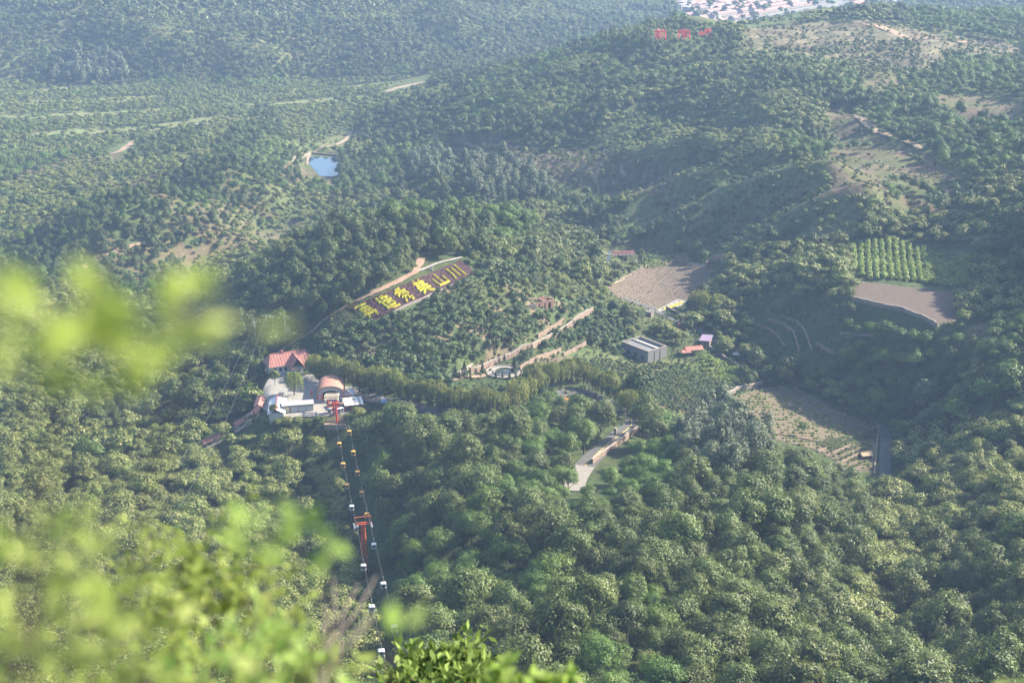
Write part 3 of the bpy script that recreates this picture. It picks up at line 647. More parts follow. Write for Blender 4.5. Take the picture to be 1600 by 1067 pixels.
THIN=[ # low shrubs only
 poly('735,580 800,548 862,515 928,476 932,490 870,528 805,562 740,588'),
 poly('836,526 884,494 890,502 842,534'),poly('812,580 832,560 880,540 915,532 916,544 880,556 820,584'),
 poly('410,590 440,540 545,478 552,490 455,545 425,585'),
 poly('876,628 888,626 888,638 876,638'),poly('1140,545 1160,545 1160,562 1140,562'),
 poly('1172,500 1300,485 1310,550 1230,552 1180,530')]
Z_ORCH=poly('470,570 545,492 640,462 700,432 745,402 790,392 860,405 935,450 990,520 970,545 900,545 845,575 800,556 730,575 640,602 540,592')
Z_O2=poly('845,555 940,540 1000,566 1070,562 1135,600 1175,603 1120,640 1050,640 985,612 930,590 870,580')
Z_LOCUSTRIDGE=poly('-300,440 -300,400 0,375 120,322 250,278 330,235 400,165 440,175 450,290 430,300 250,390 150,425 60,450 0,470')
Z_DARK=poly('300,520 330,470 420,392 550,338 700,332 770,350 760,380 660,398 648,425 540,475 440,525 400,550')
Z_CENTER=poly('552,655 620,640 700,655 830,650 900,612 990,625 1040,690 1100,705 1200,690 1290,715 1355,745 1362,800 1330,900 1290,1000 1260,1120 640,1120 600,930 560,760')
Z_CHESTR=poly('1385,700 1600,615 1850,540 1850,840 1600,850 1470,850 1420,900 1390,1010 1285,1010 1330,900 1362,800 1370,740')
Z_GREYR=poly('1300,1010 1400,1000 1430,900 1480,850 1600,850 1850,830 1850,1130 1290,1130')
Z_CHESTMR=poly('1110,400 1180,372 1330,385 1350,438 1320,480 1280,490 1170,500 1110,470')
Z_POPLAR=[poly('722,300 728,250 852,250 866,312 740,318'),poly('640,285 645,245 700,240 705,290'),poly('1050,720 1085,665 1130,640 1190,675 1200,735 1120,750'),poly('80,125 90,90 190,92 200,130'),poly('1420,640 1450,610 1470,660 1440,680')]
Z_LEFTCH=poly('-300,470 0,455 200,440 330,480 400,550 408,600 400,640 310,700 420,665 505,660 530,760 560,860 600,960 600,1130 -300,1130')
Z_MIDORCH=poly('-300,300 0,280 120,240 300,180 400,160 560,190 480,300 600,290 640,320 560,345 430,395 340,470 200,440 160,425 260,390 430,300 440,180 250,285 0,380 -300,420')
Z_FARFLAT=poly('-300,128 640,116 720,104 660,135 600,165 560,190 400,165 300,200 120,235 -300,270')
Z_SPURS=poly('960,340 1060,265 1200,250 1300,290 1350,330 1330,375 1180,372 1110,400 1040,375')
Z_SHADEGULLY=poly('1270,500 1330,470 1430,495 1500,512 1620,480 1850,400 1850,560 1600,625 1400,690 1370,660 1280,600 1230,560')
def classify(x,y,z):
    n=len(x); nz=vnoise(x,y,42,21); n2=vnoise(x,y,14,22); n3=vnoise(x,y,90,23); u=RNG.uniform(0,1,n)
    px,py,d=project(x,y,z+4); bx,by,_=project(x,y,z); tx,ty,_=project(x,y,z+7.5); cx_,cy_,_=project(x,y,z+5.2)
    nL=vnoise(x,y,95,24); sp=np.full(n,'darkoak',dtype='<U9'); prob=np.ones(n); sc=np.ones(n)
    def put(m,s,p=1.0,k=1.0):
        sp[m]=s; prob[m]=p; sc[m]=k
    ip=lambda pl:inpoly(px,py,pl)
    # default far mixture
    put(nL+.4*nz>.12,'locust'); put((nL+.4*nz<-.12)&(n2>-.35),'chestnut'); put((n2>.5)&(nz<.1),'oak')
    m=ip(poly('-300,36 640,26 1060,26 900,70 660,128 -300,130')); put(m,'darkoak'); put(m&(nz>.6),'locust'); put(m&(nz<-.75)&(n2>0),'chestnut')  # far ridge front in darker trees: its shade put into leaf colour
    m=ip(poly('540,190 640,140 760,100 1040,40 1160,60 1010,150 900,200 760,225 640,225')); put(m,'darkoak'); put(m&(nz>.3),'locust',1,.95); put(m&(nz<-.4)&(n2>.1),'chestnut')  # darker trees also stand in for the shaded flank of this hill
    m=ip(poly('1150,75 1300,90 1600,120 1850,130 1850,330 1600,330 1500,310 1300,240 1200,260 1120,200')); put(m,'locust',1,.9); put(m&(nL<-.1),'chestnut',1,.85); put(m&(n2<-.5),'darkoak',1,.8)
    put((py<32)&(px<1040),'grove',.9,1.35); m=(py<32)&(px<1040)&(nz>.25); put(m,'darkoak')
    # pale scrub on crests, dark trees in gullies; their tones stand in for relief shading
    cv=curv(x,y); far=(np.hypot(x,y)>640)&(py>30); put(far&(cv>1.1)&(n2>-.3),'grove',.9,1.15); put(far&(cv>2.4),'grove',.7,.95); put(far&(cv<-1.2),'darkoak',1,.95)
    m=ip(Z_FARFLAT); put(m,'grove',.95,1.3); put(m&(nz>.3),'chestnut',1,.8); put(m&(nz<-.45)&(n2>0),'locust',1,.9)
    m=ip(Z_MIDORCH); put(m,'chestnut',.80,.72); put(m&(n3>.3)&(n2>-.2),'chestnut',.95,.85); put(m&(n2<-.5),'orchard',.6,1.2); put(m&(nz>.55),'oak',.9,.8)
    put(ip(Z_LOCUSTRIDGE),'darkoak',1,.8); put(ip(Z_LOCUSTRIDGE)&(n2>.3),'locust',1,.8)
    m=ip(Z_SPURS); put(m,'orchard',.85,1.0); put(m&(nz>.3),'chestnut',1,.6); put(m&(n2<-.3),'shrub',.9,1.3)
    m=ip(poly('860,240 1000,150 1100,130 1200,170 1210,250 1060,262')); put(m&(n2>-.2),'chestnut',.95,.62); put(m&(n2<-.2),'orchard',.9,1.1)
    m=inpoly(bx,by,Z_TERR1)&(((z/2.4)%1.0)>.5); prob[m]*=.12
    m=inpoly(bx,by,Z_TERR2); prob[m&(((z/3.2)%1.0)>.5)]*=.15
    m=inpoly(bx,by,Z_FARFLAT)&strip_mask(x,y); prob[m]*=.06
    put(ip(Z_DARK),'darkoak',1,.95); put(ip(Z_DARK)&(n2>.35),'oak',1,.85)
    put(ip(Z_LEFTCH),'chestnut',1,.98); m=ip(Z_LEFTCH); put(m&(nz>.72),'locust',1,.95); put(m&(nz<-.74),'oak',1,.9); put(m&(py<545)&(px>150)&(px<420)&(n2>.2),'locust',1,.8)
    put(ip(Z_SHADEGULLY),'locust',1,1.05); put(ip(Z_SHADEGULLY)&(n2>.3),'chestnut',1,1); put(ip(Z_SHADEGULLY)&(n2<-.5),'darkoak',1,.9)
    put(ip(Z_CHESTR),'chestnut',1,1.02); put(ip(Z_CHESTMR),'chestnut',1,1.05); put(ip(Z_GREYR),'oak',1,1.05)
    m=ip(Z_CENTER); put(m,'oak',1,1.0); put(m&(nz+.6*n2>.2)&(px<1100),'locust',1,.86); put(m&(n2<-.62),'darkoak',1,.85); put(m&(px>1060)&(nz+.5*n2>.25),'oak',1,1.05)
    put(ip(poly('1120,470 1200,440 1330,470 1320,510 1200,500')),'oak',.9,.55)
    put(ip(poly('855,330 930,345 945,380 900,420 850,400 800,380')),'shrub',1,1.5)
    put(ip(Z_ORCH),'orchard',1,1.0); put(ip(Z_ORCH)&(px>740)&(py<470)&(n2>.1),'chestnut',1,.6)
    put(ip(Z_O2),'shrub',.25,.8)
    put(ip(poly('690,582 740,592 800,594 845,578 860,612 800,640 700,632 620,606')),'orchard',1,.85)
    for p in Z_POPLAR: put(ip(p),'poplar',.95,.82)
    for p in BARE: m=inpoly(bx,by,p); put(m,'shrub',.3,.95); put(m&(n2>.6),'orchard',.25,.9); put(m&(n2<-.62)&(px>1250),'locust',.6,.7)
    # terraces carry shrub rows along their edges
    for (pl,s),dens in zip(TERRACE,(.75,.6,.9,.3)):
        m=inpoly(bx,by,pl); f=(z/s)%1.0; put(m&(f<.3),'shrub',dens,1.5 if s<3 else 2.4)
    for p in GRASS: m=inpoly(bx,by,p)&~ip(Z_O2); put(m,'shrub',.05,.8)
    for p in list(SOIL.values())+SOIL2: put(inpoly(bx,by,p),'shrub',.0)
    put(inpoly(bx,by,CROP_ROWS),'shrub',0.0)
    low=np.isin(sp,['shrub','orchard','vine','grove'])
    kill=np.zeros(n,bool)
    for p in CLEAR:
        kill|=inpoly(bx,by,p)|(inpoly(px,py,p)&~low)|(inpoly(cx_,cy_,p)&~low)|(inpoly(tx,ty,p)&~low&(sp!='chestnut'))
    for p in BANDS: kill|=(inpoly(bx,by,p)|inpoly(px,py,p)|inpoly(tx,ty,p))&~low
    for p in list(SOIL.values()):
        kill|=inpoly(bx,by,p)|(inpoly(px,py,p)&~low)|(inpoly(tx,ty,p)&~low)
    for p in SOIL2+[CROP_ROWS]: kill|=inpoly(px,py,p)
    kill|=inpoly(tx,ty,BARE[4])&~low
    for p in BARE[:6]: kill|=(inpoly(px,py,p)&~low&~inpoly(bx,by,p)&(u<.8))
    for p in THIN:
        m=inpoly(bx,by,p)|(inpoly(px,py,p)&~low)|(inpoly(tx,ty,p)&~low&(py>480)); sp[m]='shrub'; prob[m]=.35; sc[m]=.8
    # keep the cable corridor low
    dens=prob.copy(); dens[kill]=0
    return sp,dens,sc,px,py,d,u
def candidates(r0,r1,sp_):
    """jittered triangular lattice in the view cone between two distances"""
    half=r1*.52; nx=int(2*half/sp_)+1; ny=int((r1-r0*.7)/(sp_*.866))+1
    X,Y=np.meshgrid(np.arange(nx)*sp_-half,np.arange(ny)*sp_*.866+r0*.7)
    X=X+(np.arange(ny)%2)[:,None]*sp_/2; X=X.ravel()+RNG.uniform(-.48,.48,X.size)*sp_; Y=Y.ravel()+RNG.uniform(-.48,.48,Y.size)*sp_
    r=np.hypot(X,Y); m=(r>=r0)&(r<r1)&(np.abs(X)<Y*.46+30)&(Y>0); return X[m],Y[m]
TREES=[]  # arrays: x,y,z,species,scale,lod,variant,px,py,d
def grow(r0,r1,spacing,only=None,exclude=None,small=False,smul=1.0,lod=None):
    X,Y=candidates(r0,r1,spacing); Z=h(X,Y)
    sp,pr,sc,px,py,d,u=classify(X,Y,Z)
    k=(u<pr)&(py>-60)&(py<1180)&(px>-180)&(px<1780)
    if only: k&=np.isin(sp,only)
    if exclude: k&=~np.isin(sp,exclude)
    n=k.sum(); L=np.where(d[k]<460,0,np.where(d[k]<900,1,2)) if lod is None else np.full(n,lod)
    S=sc[k]*np.clip(np.exp(RNG.normal(size=n)*.27),.5,1.65)*smul
    # crowns must not hide the yards, fields, roads and signs behind them
    Hs=np.array([{'chestnut':6.2,'oak':9.4,'darkoak':9.4,'locust':8.6,'poplar':14.5}.get(a,0.0) for a in sp[k]])*S
    bad=np.zeros(n,bool)
    for fr in (.65,1.0):
        ax,ay,_=project(X[k],Y[k],Z[k]+Hs*fr)
        for p in CLEAR+list(SOIL.values())+BANDS+[CROP_ROWS]: bad|=inpoly(ax,ay,p)
    bad&=(Hs>0)&(sp[k]!='poplar'); g=~bad; kk=np.where(k)[0][g]; S=S[g]; L=L[g]; n=len(kk)
    TREES.append((X[kk],Y[kk],Z[kk],sp[kk],S,L,RNG.integers(0,NV,n),px[kk],py[kk],d[kk]))
BIG=['chestnut','oak','darkoak','locust']; SMALL=['orchard','shrub']
if 'N' not in DEV:
    grow(200,470,5.4,only=['oak','darkoak','locust']); grow(200,470,4.8,only=['chestnut'],smul=.93)
    grow(470,900,4.1,only=BIG,smul=.72); grow(900,1300,4.0,only=BIG,smul=.64); grow(1300,2000,5.2,only=BIG,smul=.78)
    grow(330,900,3.0,only=['orchard','grove']); grow(900,1300,3.4,only=['orchard','grove'],smul=.85); grow(1300,1900,5.0,only=['orchard','grove'],smul=1.1)
    grow(330,700,2.3,only=['shrub']); grow(700,1300,3.6,only=['shrub']); grow(1300,1800,6.0,only=['shrub'],smul=1.4)
    grow(330,1400,4.2,only=['poplar'])
    # undergrowth between the trees of the open slopes
    X,Y=candidates(400,720,1.9); Z=h(X,Y); bx,by,d=project(X,Y,Z)
    k=inpoly(bx,by,poly('440,420 620,340 900,320 1180,330 1210,520 1200,640 1010,680 880,640 700,662 560,640 480,600 430,560'))&(RNG.uniform(0,1,len(X))<.62+.3*vnoise(X,Y,8,51))
    for p in list(SOIL.values())+[CLEAR[0],CLEAR[1],PAVED,poly('540,482 660,402 672,402 722,400 722,410 740,420'),poly('770,572 812,572 812,596 770,596'),poly('972,540 1010,526 1050,540 1012,570'),poly('1060,540 1105,535 1112,520 1090,518 1105,552'),poly('905,760 930,700 990,650 1000,660 930,750'),poly('520,610 600,612 720,640 850,640 950,625 985,650 960,640 900,618 840,650 700,660 560,628')]: k&=~inpoly(bx,by,p)
    n=k.sum(); TREES.append((X[k],Y[k],Z[k],np.full(n,'shrub',dtype='<U9'),RNG.uniform(.3,.75,n),np.full(n,1),RNG.integers(0,NV,n),bx[k],by[k],d[k]))
    T=[np.concatenate([t[i] for t in TREES]) for i in range(10)]
else:
    T=[np.zeros(0)]*10; T[3]=np.zeros(0,'<U9')
tX,tY,tZ,tS,tSc,tL,tV,tPx,tPy,tD=T
# ---------------------------------------------------------------- single trees and the mass behind them
KINDNAME={'chestnut':'chestnut_tree','oak':'woodland_tree','darkoak':'shade_tree','locust':'locust_tree','poplar':'poplar_tree','willow':'willow_tree','orchard':'orchard_tree','conifer':'cypress_tree'}
def tree_thing(sp,x,y,z,s,v,label,group,lod=0,rot=None,trunk=True,sz=None):
    o=empty(KINDNAME[sp],(x,y,z),random.uniform(0,6.28) if rot is None else rot,label,'tree',group)
    s=float(s); o.scale=(s,s,s*(sz or random.uniform(.9,1.12)))
    c=bpy.data.objects.new('crown',crown_mesh(sp,lod,int(v))); COL.objects.link(c); c.parent=o
    if trunk: t=bpy.data.objects.new('trunk',trunk_mesh(sp,int(v))); COL.objects.link(t); t.parent=o
    return o
ORDW='first second third fourth fifth sixth seventh eighth ninth tenth eleventh twelfth thirteenth fourteenth fifteenth sixteenth seventeenth eighteenth nineteenth twentieth twenty-first twenty-second twenty-third twenty-fourth twenty-fifth twenty-sixth twenty-seventh twenty-eighth twenty-ninth thirtieth thirty-first thirty-second thirty-third thirty-fourth thirty-fifth'.split()
NUMW=['nearest']+[w+'-nearest' for w in ORDW[1:]]
MARK=[(568,830,'the lattice tower'),(905,750,'the pale lower end of the road'),(968,690,'the stone parapet'),(882,634,'the orange pavilion'),(1130,690,'the tall pale poplars'),(1352,712,'the field shack'),(1382,720,'the dark road end'),(525,660,'the stepped bank'),(317,700,'the lower gallery run'),(385,655,'the upper gallery run'),(415,520,'the utility poles'),(720,1050,'the dark bottom bush'),
 (1015,548,'the grey block building'),(1103,528,'the lilac shed'),(1420,475,'the bench field'),(1233,560,'the curved terrace walls'),(600,470,'the shrub characters'),(850,470,'the brick ruin'),(790,580,'the round pool'),(1030,445,'the ploughed river field'),(500,260,'the pond'),(1069,57,'the red characters'),(150,520,'the blurred left twigs'),(330,880,'the half-sharp shrub'),(420,1010,'the soft bottom shrub'),(240,960,'the lower left veil of leaves'),(80,930,'the blurred lower left shrub'),(300,780,'the middle of the left wood'),(120,800,'the lower left wood edge'),(440,740,'the wood left of the upper cabins'),(480,880,'the wood left of the tower'),(700,510,'the middle of the orchard slope'),(640,540,'the lower orchard'),(760,470,'the upper right orchard'),(1566,1056,'the lower right leaf tip'),(600,930,'the dead branches'),(450,565,'the red-roofed house'),(1090,470,'the large field willow'),(1110,410,'the tall stone field corner'),(966,398,'the pink bridge'),(1600,640,'the right-edge shaded slope'),(1250,660,'the lone field tree'),(1000,1067,'the bottom edge middle'),(1300,1067,'the foot of the yellow-green strip'),(0,700,'the left picture edge'),(230,680,'the end of the power lines'),(800,280,'the distant poplar stand'),(640,345,'the top of the sign hill')]
DESC={'chestnut':('cream-tipped chestnut','chestnuts'),'oak':('grey-green tree','grey-green trees'),'locust':('feathery green tree','feathery trees'),'darkoak':('dark green tree','dark green trees'),'poplar':('tall pale poplar','poplars'),'orchard':('small orchard tree','orchard trees')}
def side_word(dx,dy):
    if abs(dx)>abs(dy)*1.3: return 'right of' if dx>0 else 'left of'
    return 'below' if dy>0 else 'above'
def name_trees(sp,ks):
    """label each tree by its rank from the nearest landmark"""
    mk=np.array([(a,b) for a,b,_ in MARK]); cell={}
    for i in ks:
        d=np.hypot(mk[:,0]-tPx[i],(mk[:,1]-tPy[i])*1.2); j=int(d.argmin()); cell.setdefault((j,side_word(tPx[i]-mk[j,0],tPy[i]-mk[j,1])),[]).append((d[j],i))
    out={}
    for (j,w),l in cell.items():
        l.sort()
        for r,(_,i) in enumerate(l):
            one,many=DESC[sp]; g='%s %s %s'%(many,w,MARK[j][2])
            out[i]=('%s %s %s %s'%(NUMW[r],one,w,MARK[j][2]),g) if r<len(NUMW) else ('outlying %s %s %s'%(one,w,MARK[j][2]),g)
    return out
single=np.zeros(len(tX),bool)
if len(tX):
    for sp,nmax in (('chestnut',300),('oak',300),('locust',240),('darkoak',120),('poplar',60),('orchard',300)):
        k=np.where((tS==sp)&(tPx>-10)&(tPx<1610)&(tPy>0)&(tPy<1090))[0]
        if sp=='orchard': k=k[inpoly(tPx[k],tPy[k],Z_ORCH)]
        k=k[np.argsort(-tSc[k]/tD[k])][:nmax]
        single[k]=True; words_=name_trees(sp,k)
        for i in k:
            lb,gr=words_[i]
            if sp=='orchard':
                o=bpy.data.objects.new('orchard_tree',crown_mesh(sp,int(tL[i]),int(tV[i]))); COL.objects.link(o); o.location=(tX[i],tY[i],tZ[i]); s=float(tSc[i]); o.scale=(s,s,s); o.rotation_euler=(0,0,random.uniform(0,6.28)); tag(o,lb,'tree',gr)
            else: tree_thing(sp,tX[i],tY[i],tZ[i],tSc[i],tV[i],lb,gr,lod=int(min(tL[i],1)))
    SN={'chestnut':('chestnut_wood','cream-tipped chestnut woods and groves covering the slopes'),'oak':('grey_green_wood','grey-green woodland of the middle slope and beyond'),'locust':('locust_wood','bright green locust woods on the ridges'),
        'darkoak':('dark_wood','dark green woods on shaded slopes and far hills'),'poplar':('poplar_stand','tall pale poplar stands'),'orchard':('orchard_rows','small orchard trees on slopes and flats'),'grove':('pale_groves','pale green groves on the far flats and terraces'),'shrub':('scrub','low green scrub on field edges and terraces')}
    for sp,(nm,lb) in SN.items():
        k=(tS==sp)&~single; S=tSc[k][:,None]*np.c_[np.ones(k.sum()),np.ones(k.sum()),RNG.uniform(.8,1.2,k.sum())]
        scatter_object(nm,sp,tX[k],tY[k],tZ[k],S,tL[k]*NV+tV[k],lb)
    # crop rows on the bench and in the river field
    def rows(pl,a,b,pitch,gap,sp,jit,smin,smax,name,label,lodp=1,prob=1.0):
        W=np.array([tuple(G(*p))[:2] for p in pl]); ang=dir_angle(a,b); c,s=math.cos(ang),math.sin(ang); cx,cy_=W.mean(0)
        U,Vv=np.meshgrid(np.arange(-80,80,gap),np.arange(-80,80,pitch)); U=U.ravel()+RNG.normal(size=U.size)*jit; Vv=Vv.ravel()+RNG.normal(size=Vv.size)*jit*.5
        X=cx+U*c-Vv*s; Y=cy_+U*s+Vv*c; m=inpoly(X,Y,[tuple(w) for w in W])&(RNG.uniform(0,1,X.size)<prob); X=X[m];Y=Y[m];Z=h(X,Y)
        S=RNG.uniform(smin,smax,(len(X),1))*np.ones((1,3)); scatter_object(name,sp,X,Y,Z,S,lodp*NV+RNG.integers(0,NV,len(X)),label)
    rows(poly('1330,384 1400,376 1450,390 1440,442 1350,437 1332,420'),(1350,430),(1348,390),2.9,.9,'vine',.15,1.0,1.45,'vine_rows','bright yellow-green vine rows on the bench field',0)
    rows(poly('1450,392 1524,400 1512,446 1440,442'),(1440,440),(1500,405),2.4,.9,'vine',.25,.9,1.5,'vine_rows','bright green slanting crop rows right of the vines',0,.85)
    rows(SOIL['river_field'],(1000,470),(1060,425),1.5,1.1,'shrub',.1,.18,.34,'seedling_rows','tiny seedlings in rows on the ploughed river field',2,.5)
    rows(SOIL['lower_field'],(1150,648),(1320,640),2.6,.7,'vine',.2,.3,.7,'seedling_rows','low green crop rows on the terraced field',1,.42)
    rows(poly('1275,692 1362,668 1368,686 1300,706'),(1290,700),(1360,675),1.4,.8,'shrub',.15,.5,.8,'seedling_rows','green bean rows at the end of the terraced field',1,.95)
    rows(poly('1290,705 1360,688 1360,730 1330,735'),(1290,712),(1350,690),3.0,.9,'shrub',.2,.5,.8,'seedling_rows','green edge rows on the lowest terraces',1,.8)
    rows(poly('1000,405 1050,385 1100,388 1065,405 1010,422'),(1000,415),(1060,390),2.2,1.2,'vine',.4,.5,1.0,'vine_rows','bright green vegetable rows at the top of the river field',1,.6)
    rows(poly('1085,400 1140,385 1150,396 1100,412'),(1090,405),(1140,388),1.8,1.0,'vine',.3,.8,1.1,'vine_rows','bright green bushes beside the stone corner wall',1,.9)
    rows(poly('880,585 935,560 1000,572 1068,566 1130,603 1170,608 1115,640 1050,642 985,615'),(940,580),(1110,618),2.5,1.25,'orchard',.2,.38,.66,'bush_rows','rows of low dark bushes below the grey building',1,.9)
    rows(SOIL2[1],(970,390),(1050,380),2.2,1.0,'shrub',.2,.4,.7,'seedling_rows','small plants in rows beyond the pink bridge',1,.8)
    rows(poly('1090,560 1150,558 1180,584 1140,602 1105,590'),(1090,580),(1170,575),1.6,1.0,'vine',.3,.5,.9,'vine_rows','bright green vegetable patch behind the red roofs',1,.9)
    rows(poly('800,455 830,462 832,474 805,470'),(800,465),(830,470),3,2,'shrub',.4,.6,1.0,'scrub_patch','scrub on the slope beside the ruin',1,.6)
# willows along the road and around the station
def along(pts,step):
    P=[G(*p) for p in pts]; out=[]; carry=0
    for a,b in zip(P,P[1:]):
        L=(b-a).length; t=carry
        while t<L: out.append(a.lerp(b,t/L)); t+=step
        carry=t-L
    return out
if 'N' not in DEV:
    for q,(pts,lb) in enumerate([([(498,592),(530,603),(565,612),(610,620),(660,632),(720,645),(770,650),(812,640)],'willow from the station in the row along the road'),
                              ([(812,628),(845,612),(880,600),(915,600)],'willow from the left at the bend above the orange pavilion'),
                              ([(925,612),(955,626),(978,638),(1000,652)],'willow in the row going down to the stone parapet')]):
        for wi,p in enumerate(along(pts,3.9)):
            x=p.x+random.uniform(-.6,.6); y=p.y+random.uniform(-.6,.6); tree_thing('willow',x,y,ground(x,y),random.uniform(.95,1.25),random.randrange(NV),'%s %s'%(ORDW[wi],lb),['roadside willows','willows at the bend','willows above the parapet'][q])
    for px,py,s,lb in ((460,618,1.0,'round yellow-green willow standing alone in the station yard'),(492,588,1.05,'big willow at the corner of the red-roofed house'),(1092,492,1.45,'large drooping willow at the corner of the ploughed river field'),(1122,490,1.15,'smaller willow behind the large field-corner willow'),(980,655,1.25,'big drooping willow at the top of the walled road'),(1368,640,1.2,'round willow on the shaded bank above the dark road')):
        p=G(px,py); tree_thing('willow',p.x,p.y,p.z,s,random.randrange(NV),lb,None)
    for sp,px,py,s,lb in (('oak',430,603,.62,'grey-green tree hiding the left end of the red-roofed house'),('oak',428,652,.5,'small round tree beside the white-roofed hall'),('chestnut',985,530,.8,'spreading tree behind the grey flat-roofed building'),('chestnut',1050,535,.95,'broad tree behind the red tiled shelter'),('chestnut',1065,537,.9,'broad tree right behind the red tiled shelter'),
        ('chestnut',1132,556,1.25,'broad round tree beside the lilac shed'),('chestnut',1165,562,1.2,'broad round tree beyond the vegetable patch'),('chestnut',1185,580,1.05,'round tree at the end of the shaded farm wall'),('chestnut',1225,602,1.2,'dense round tree at the corner of the terraced field'),
        ('oak',1106,650,.95,'tall rounded tree in front of the terraced field corner'),('locust',1253,682,.62,'small open tree standing alone in the terraced field'),('conifer',804,583,1.6,'large dark cypress beside the round pool'),('darkoak',866,474,.8,'dark round tree behind the brick ruin'),
        ('chestnut',560,658,0.80,'round chestnut in front of the striped canopy'),('chestnut',450,668,0.62,'leftmost chestnut against the front of the low white building'),('chestnut',466,671,0.68,'second chestnut against the front of the low white building'),('chestnut',483,670,0.60,'third chestnut against the front of the low white building'),('chestnut',499,668,0.66,'chestnut just left of the stepped bank'),('chestnut',437,672,0.60,'chestnut below the white-roofed hall'),('chestnut',415,668,0.60,'chestnut between the gallery and the white-roofed hall'),('darkoak',1003,500,.5,'small dark tree beside the slatted hut')):
        p=G(px,py); tree_thing(sp,p.x,p.y,p.z,s,random.randrange(NV),lb,None)
    for i,(px,py,s) in enumerate([(711.5,590,.95),(726,589,1.25),(718,592,.6),(764,571,.6),(756,575,.6),(754,583,.85),(788,564,.62),(780,567,.55),(774.5,592,.6),(785,591,.5),(796,593,.62),(806,593,.6),(735,592,.5),(831,548,.6),(824,550,.45)]):
        p=G(px,py); tree_thing('conifer',p.x,p.y,p.z,s*1.15,random.randrange(NV),['leftmost large dark cypress by the round pool','largest dark cypress left of the round pool','low cypress in front of the two left ones','cypress against the long wall behind the pool','cypress left of the one against the long wall','broad cypress at the left rim of the pool','tallest small cypress behind the pool','small cypress just left of the tallest one behind the pool','cypress at the front left rim of the pool','small cypress at the front middle of the pool','cypress at the front right rim of the pool','rightmost cypress at the front of the pool','small lone cypress between the left ones and the pool','cypress higher up beside the long wall','smaller of the two cypresses up beside the long wall'][i],'cypresses around the pool',rot=i,sz=1.0)
# ================================================================ buildings and other things
M['red_roof']=mat('red_sheet_roof',(0.30,0.135,0.11),.6,.15,.6,.1)
M['red_tile']=mat('red_tile',(0.36,0.14,0.11),.7,.25,1.2,.1)
M['pink_roof']=mat('faded_pink_roof',(0.42,0.21,0.15),.65,.1,.4)
M['lilac_roof']=mat('lilac_sheet_roof',(0.26,0.19,0.27),.6,.12,.6)
M['white']=mat('white_render',(0.50,0.49,0.475),.7,.08,.5)
M['white_sheet']=mat('white_roof_sheet',(0.56,0.55,0.55),.5,.06,.4)
M['grey_sheet']=mat('grey_roof_sheet',(0.30,0.29,0.28),.6,.12,.5)
M['cream']=mat('cream_paint',(0.62,0.54,0.40),.7,.12,.8)
M['grey_wall']=mat('grey_block_wall',(0.21,0.205,0.20),.9,.15,1.5,.2)
M['grey_roof']=mat('grey_slab_roof',(0.19,0.185,0.19),.9,.15,.7)
M['stone']=mat('pinkish_stone',(0.235,0.168,0.128),.95,.35,1.6,.6)
M['stone_pale']=mat('pale_stone',(0.27,0.228,0.19),.95,.3,1.8,.6)
M['stone_dark']=mat('dark_stone',(0.20,0.165,0.14),.95,.35,1.5,.6)
M['brick']=mat('old_brick',(0.34,0.205,0.145),.95,.35,2.0,.5)
M['dark']=mat('sheave_black_and_shade',(0.02,0.02,0.02),.8,.1,1)
M['glass']=mat('window_glass',(0.03,0.04,0.05),.15,.1,1,spec=.5)
M['wood']=mat('brown_wood',(0.20,0.12,0.07),.85,.3,2)
M['red_paint']=mat('red_steel_paint',(0.50,0.055,0.035),.5,.15,2)
M['orange_paint']=mat('orange_steel_paint',(0.62,0.13,0.04),.5,.15,2)
M['steel']=mat('grey_steel',(0.32,0.33,0.34),.45,.12,3,metal=.5)
M['cable']=mat('steel_rope',(0.12,0.12,0.12),.5,.1,3)
M['blue_sheet']=mat('blue_sheet',(0.05,0.16,0.50),.6,.1,1)
M['yellow_cabin']=mat('yellow_cabin_paint',(0.60,0.32,0.05),.4,.1,2,spec=.5)
M['white_cabin']=mat('white_cabin_paint',(0.55,0.57,0.60),.35,.06,2,spec=.5)
M['pink_rail']=mat('pink_painted_rail',(0.62,0.28,0.24),.7,.12,2)
M['timber']=mat('pole_concrete',(0.42,0.41,0.39),.9,.15,2)
M['straw']=mat('weathered_boards',(0.36,0.27,0.17),.9,.25,2)
M['terr_brown']=mat('brown_earth_steps',(0.33,0.21,0.14),.95,.25,1)
M['orange_tile']=mat('orange_glazed_tile',(0.62,0.18,0.05),.4,.2,3)
def thing(name,label,cat,p,rz=0.0,group=None): return tag(empty(name,tuple(p),rz,label,cat,group),kind='thing')
def rad(d): return math.radians(d)
# --- red-roofed house
p=G(456,581); t=thing('red_roofed_house','long red hipped-roof house with a front gable above the station','house',p,rad(24))
MB().box(0,3.5,-2,15,7.4,5).build('wall',M['white'],t)
r=MB(); L,Wd,zb,zr=8.3,4.5,3.0,6.3
r.add([(-L,3.5-Wd,zb),(L,3.5-Wd,zb),(L,3.5+Wd,zb),(-L,3.5+Wd,zb),(-L+1.6,3.5,zr),(L-2.2,3.5,zr)],[(0,1,5,4),(1,2,5),(2,3,4,5),(3,0,4),(3,2,1,0)])
ro=r.build('roof',M['red_roof'],t)
MB().add([(-1.2,-3.6,2.3),(4.0,-3.6,2.3),(1.4,-3.6,6.0),(1.4,3.2,6.1),(-1.2,1.2,3.2),(4.0,1.2,3.2)],[(0,2,3,4),(2,1,5,3),(0,4,5,1)]).build('front_gable',M['red_roof'],t)
MB().box(1.4,-1.6,-2,3.6,3.4,4.6).build('porch_wall',M['white'],t)
for k in range(15):
    x=-7.4+k*1.05; a_=max(-L+1.6,min(L-2.2,x)); MB().bar((x,3.5-Wd,zb+.05),(a_,3.5,zr+.05),.1,.1).build('seam',M['red_tile'],ro)
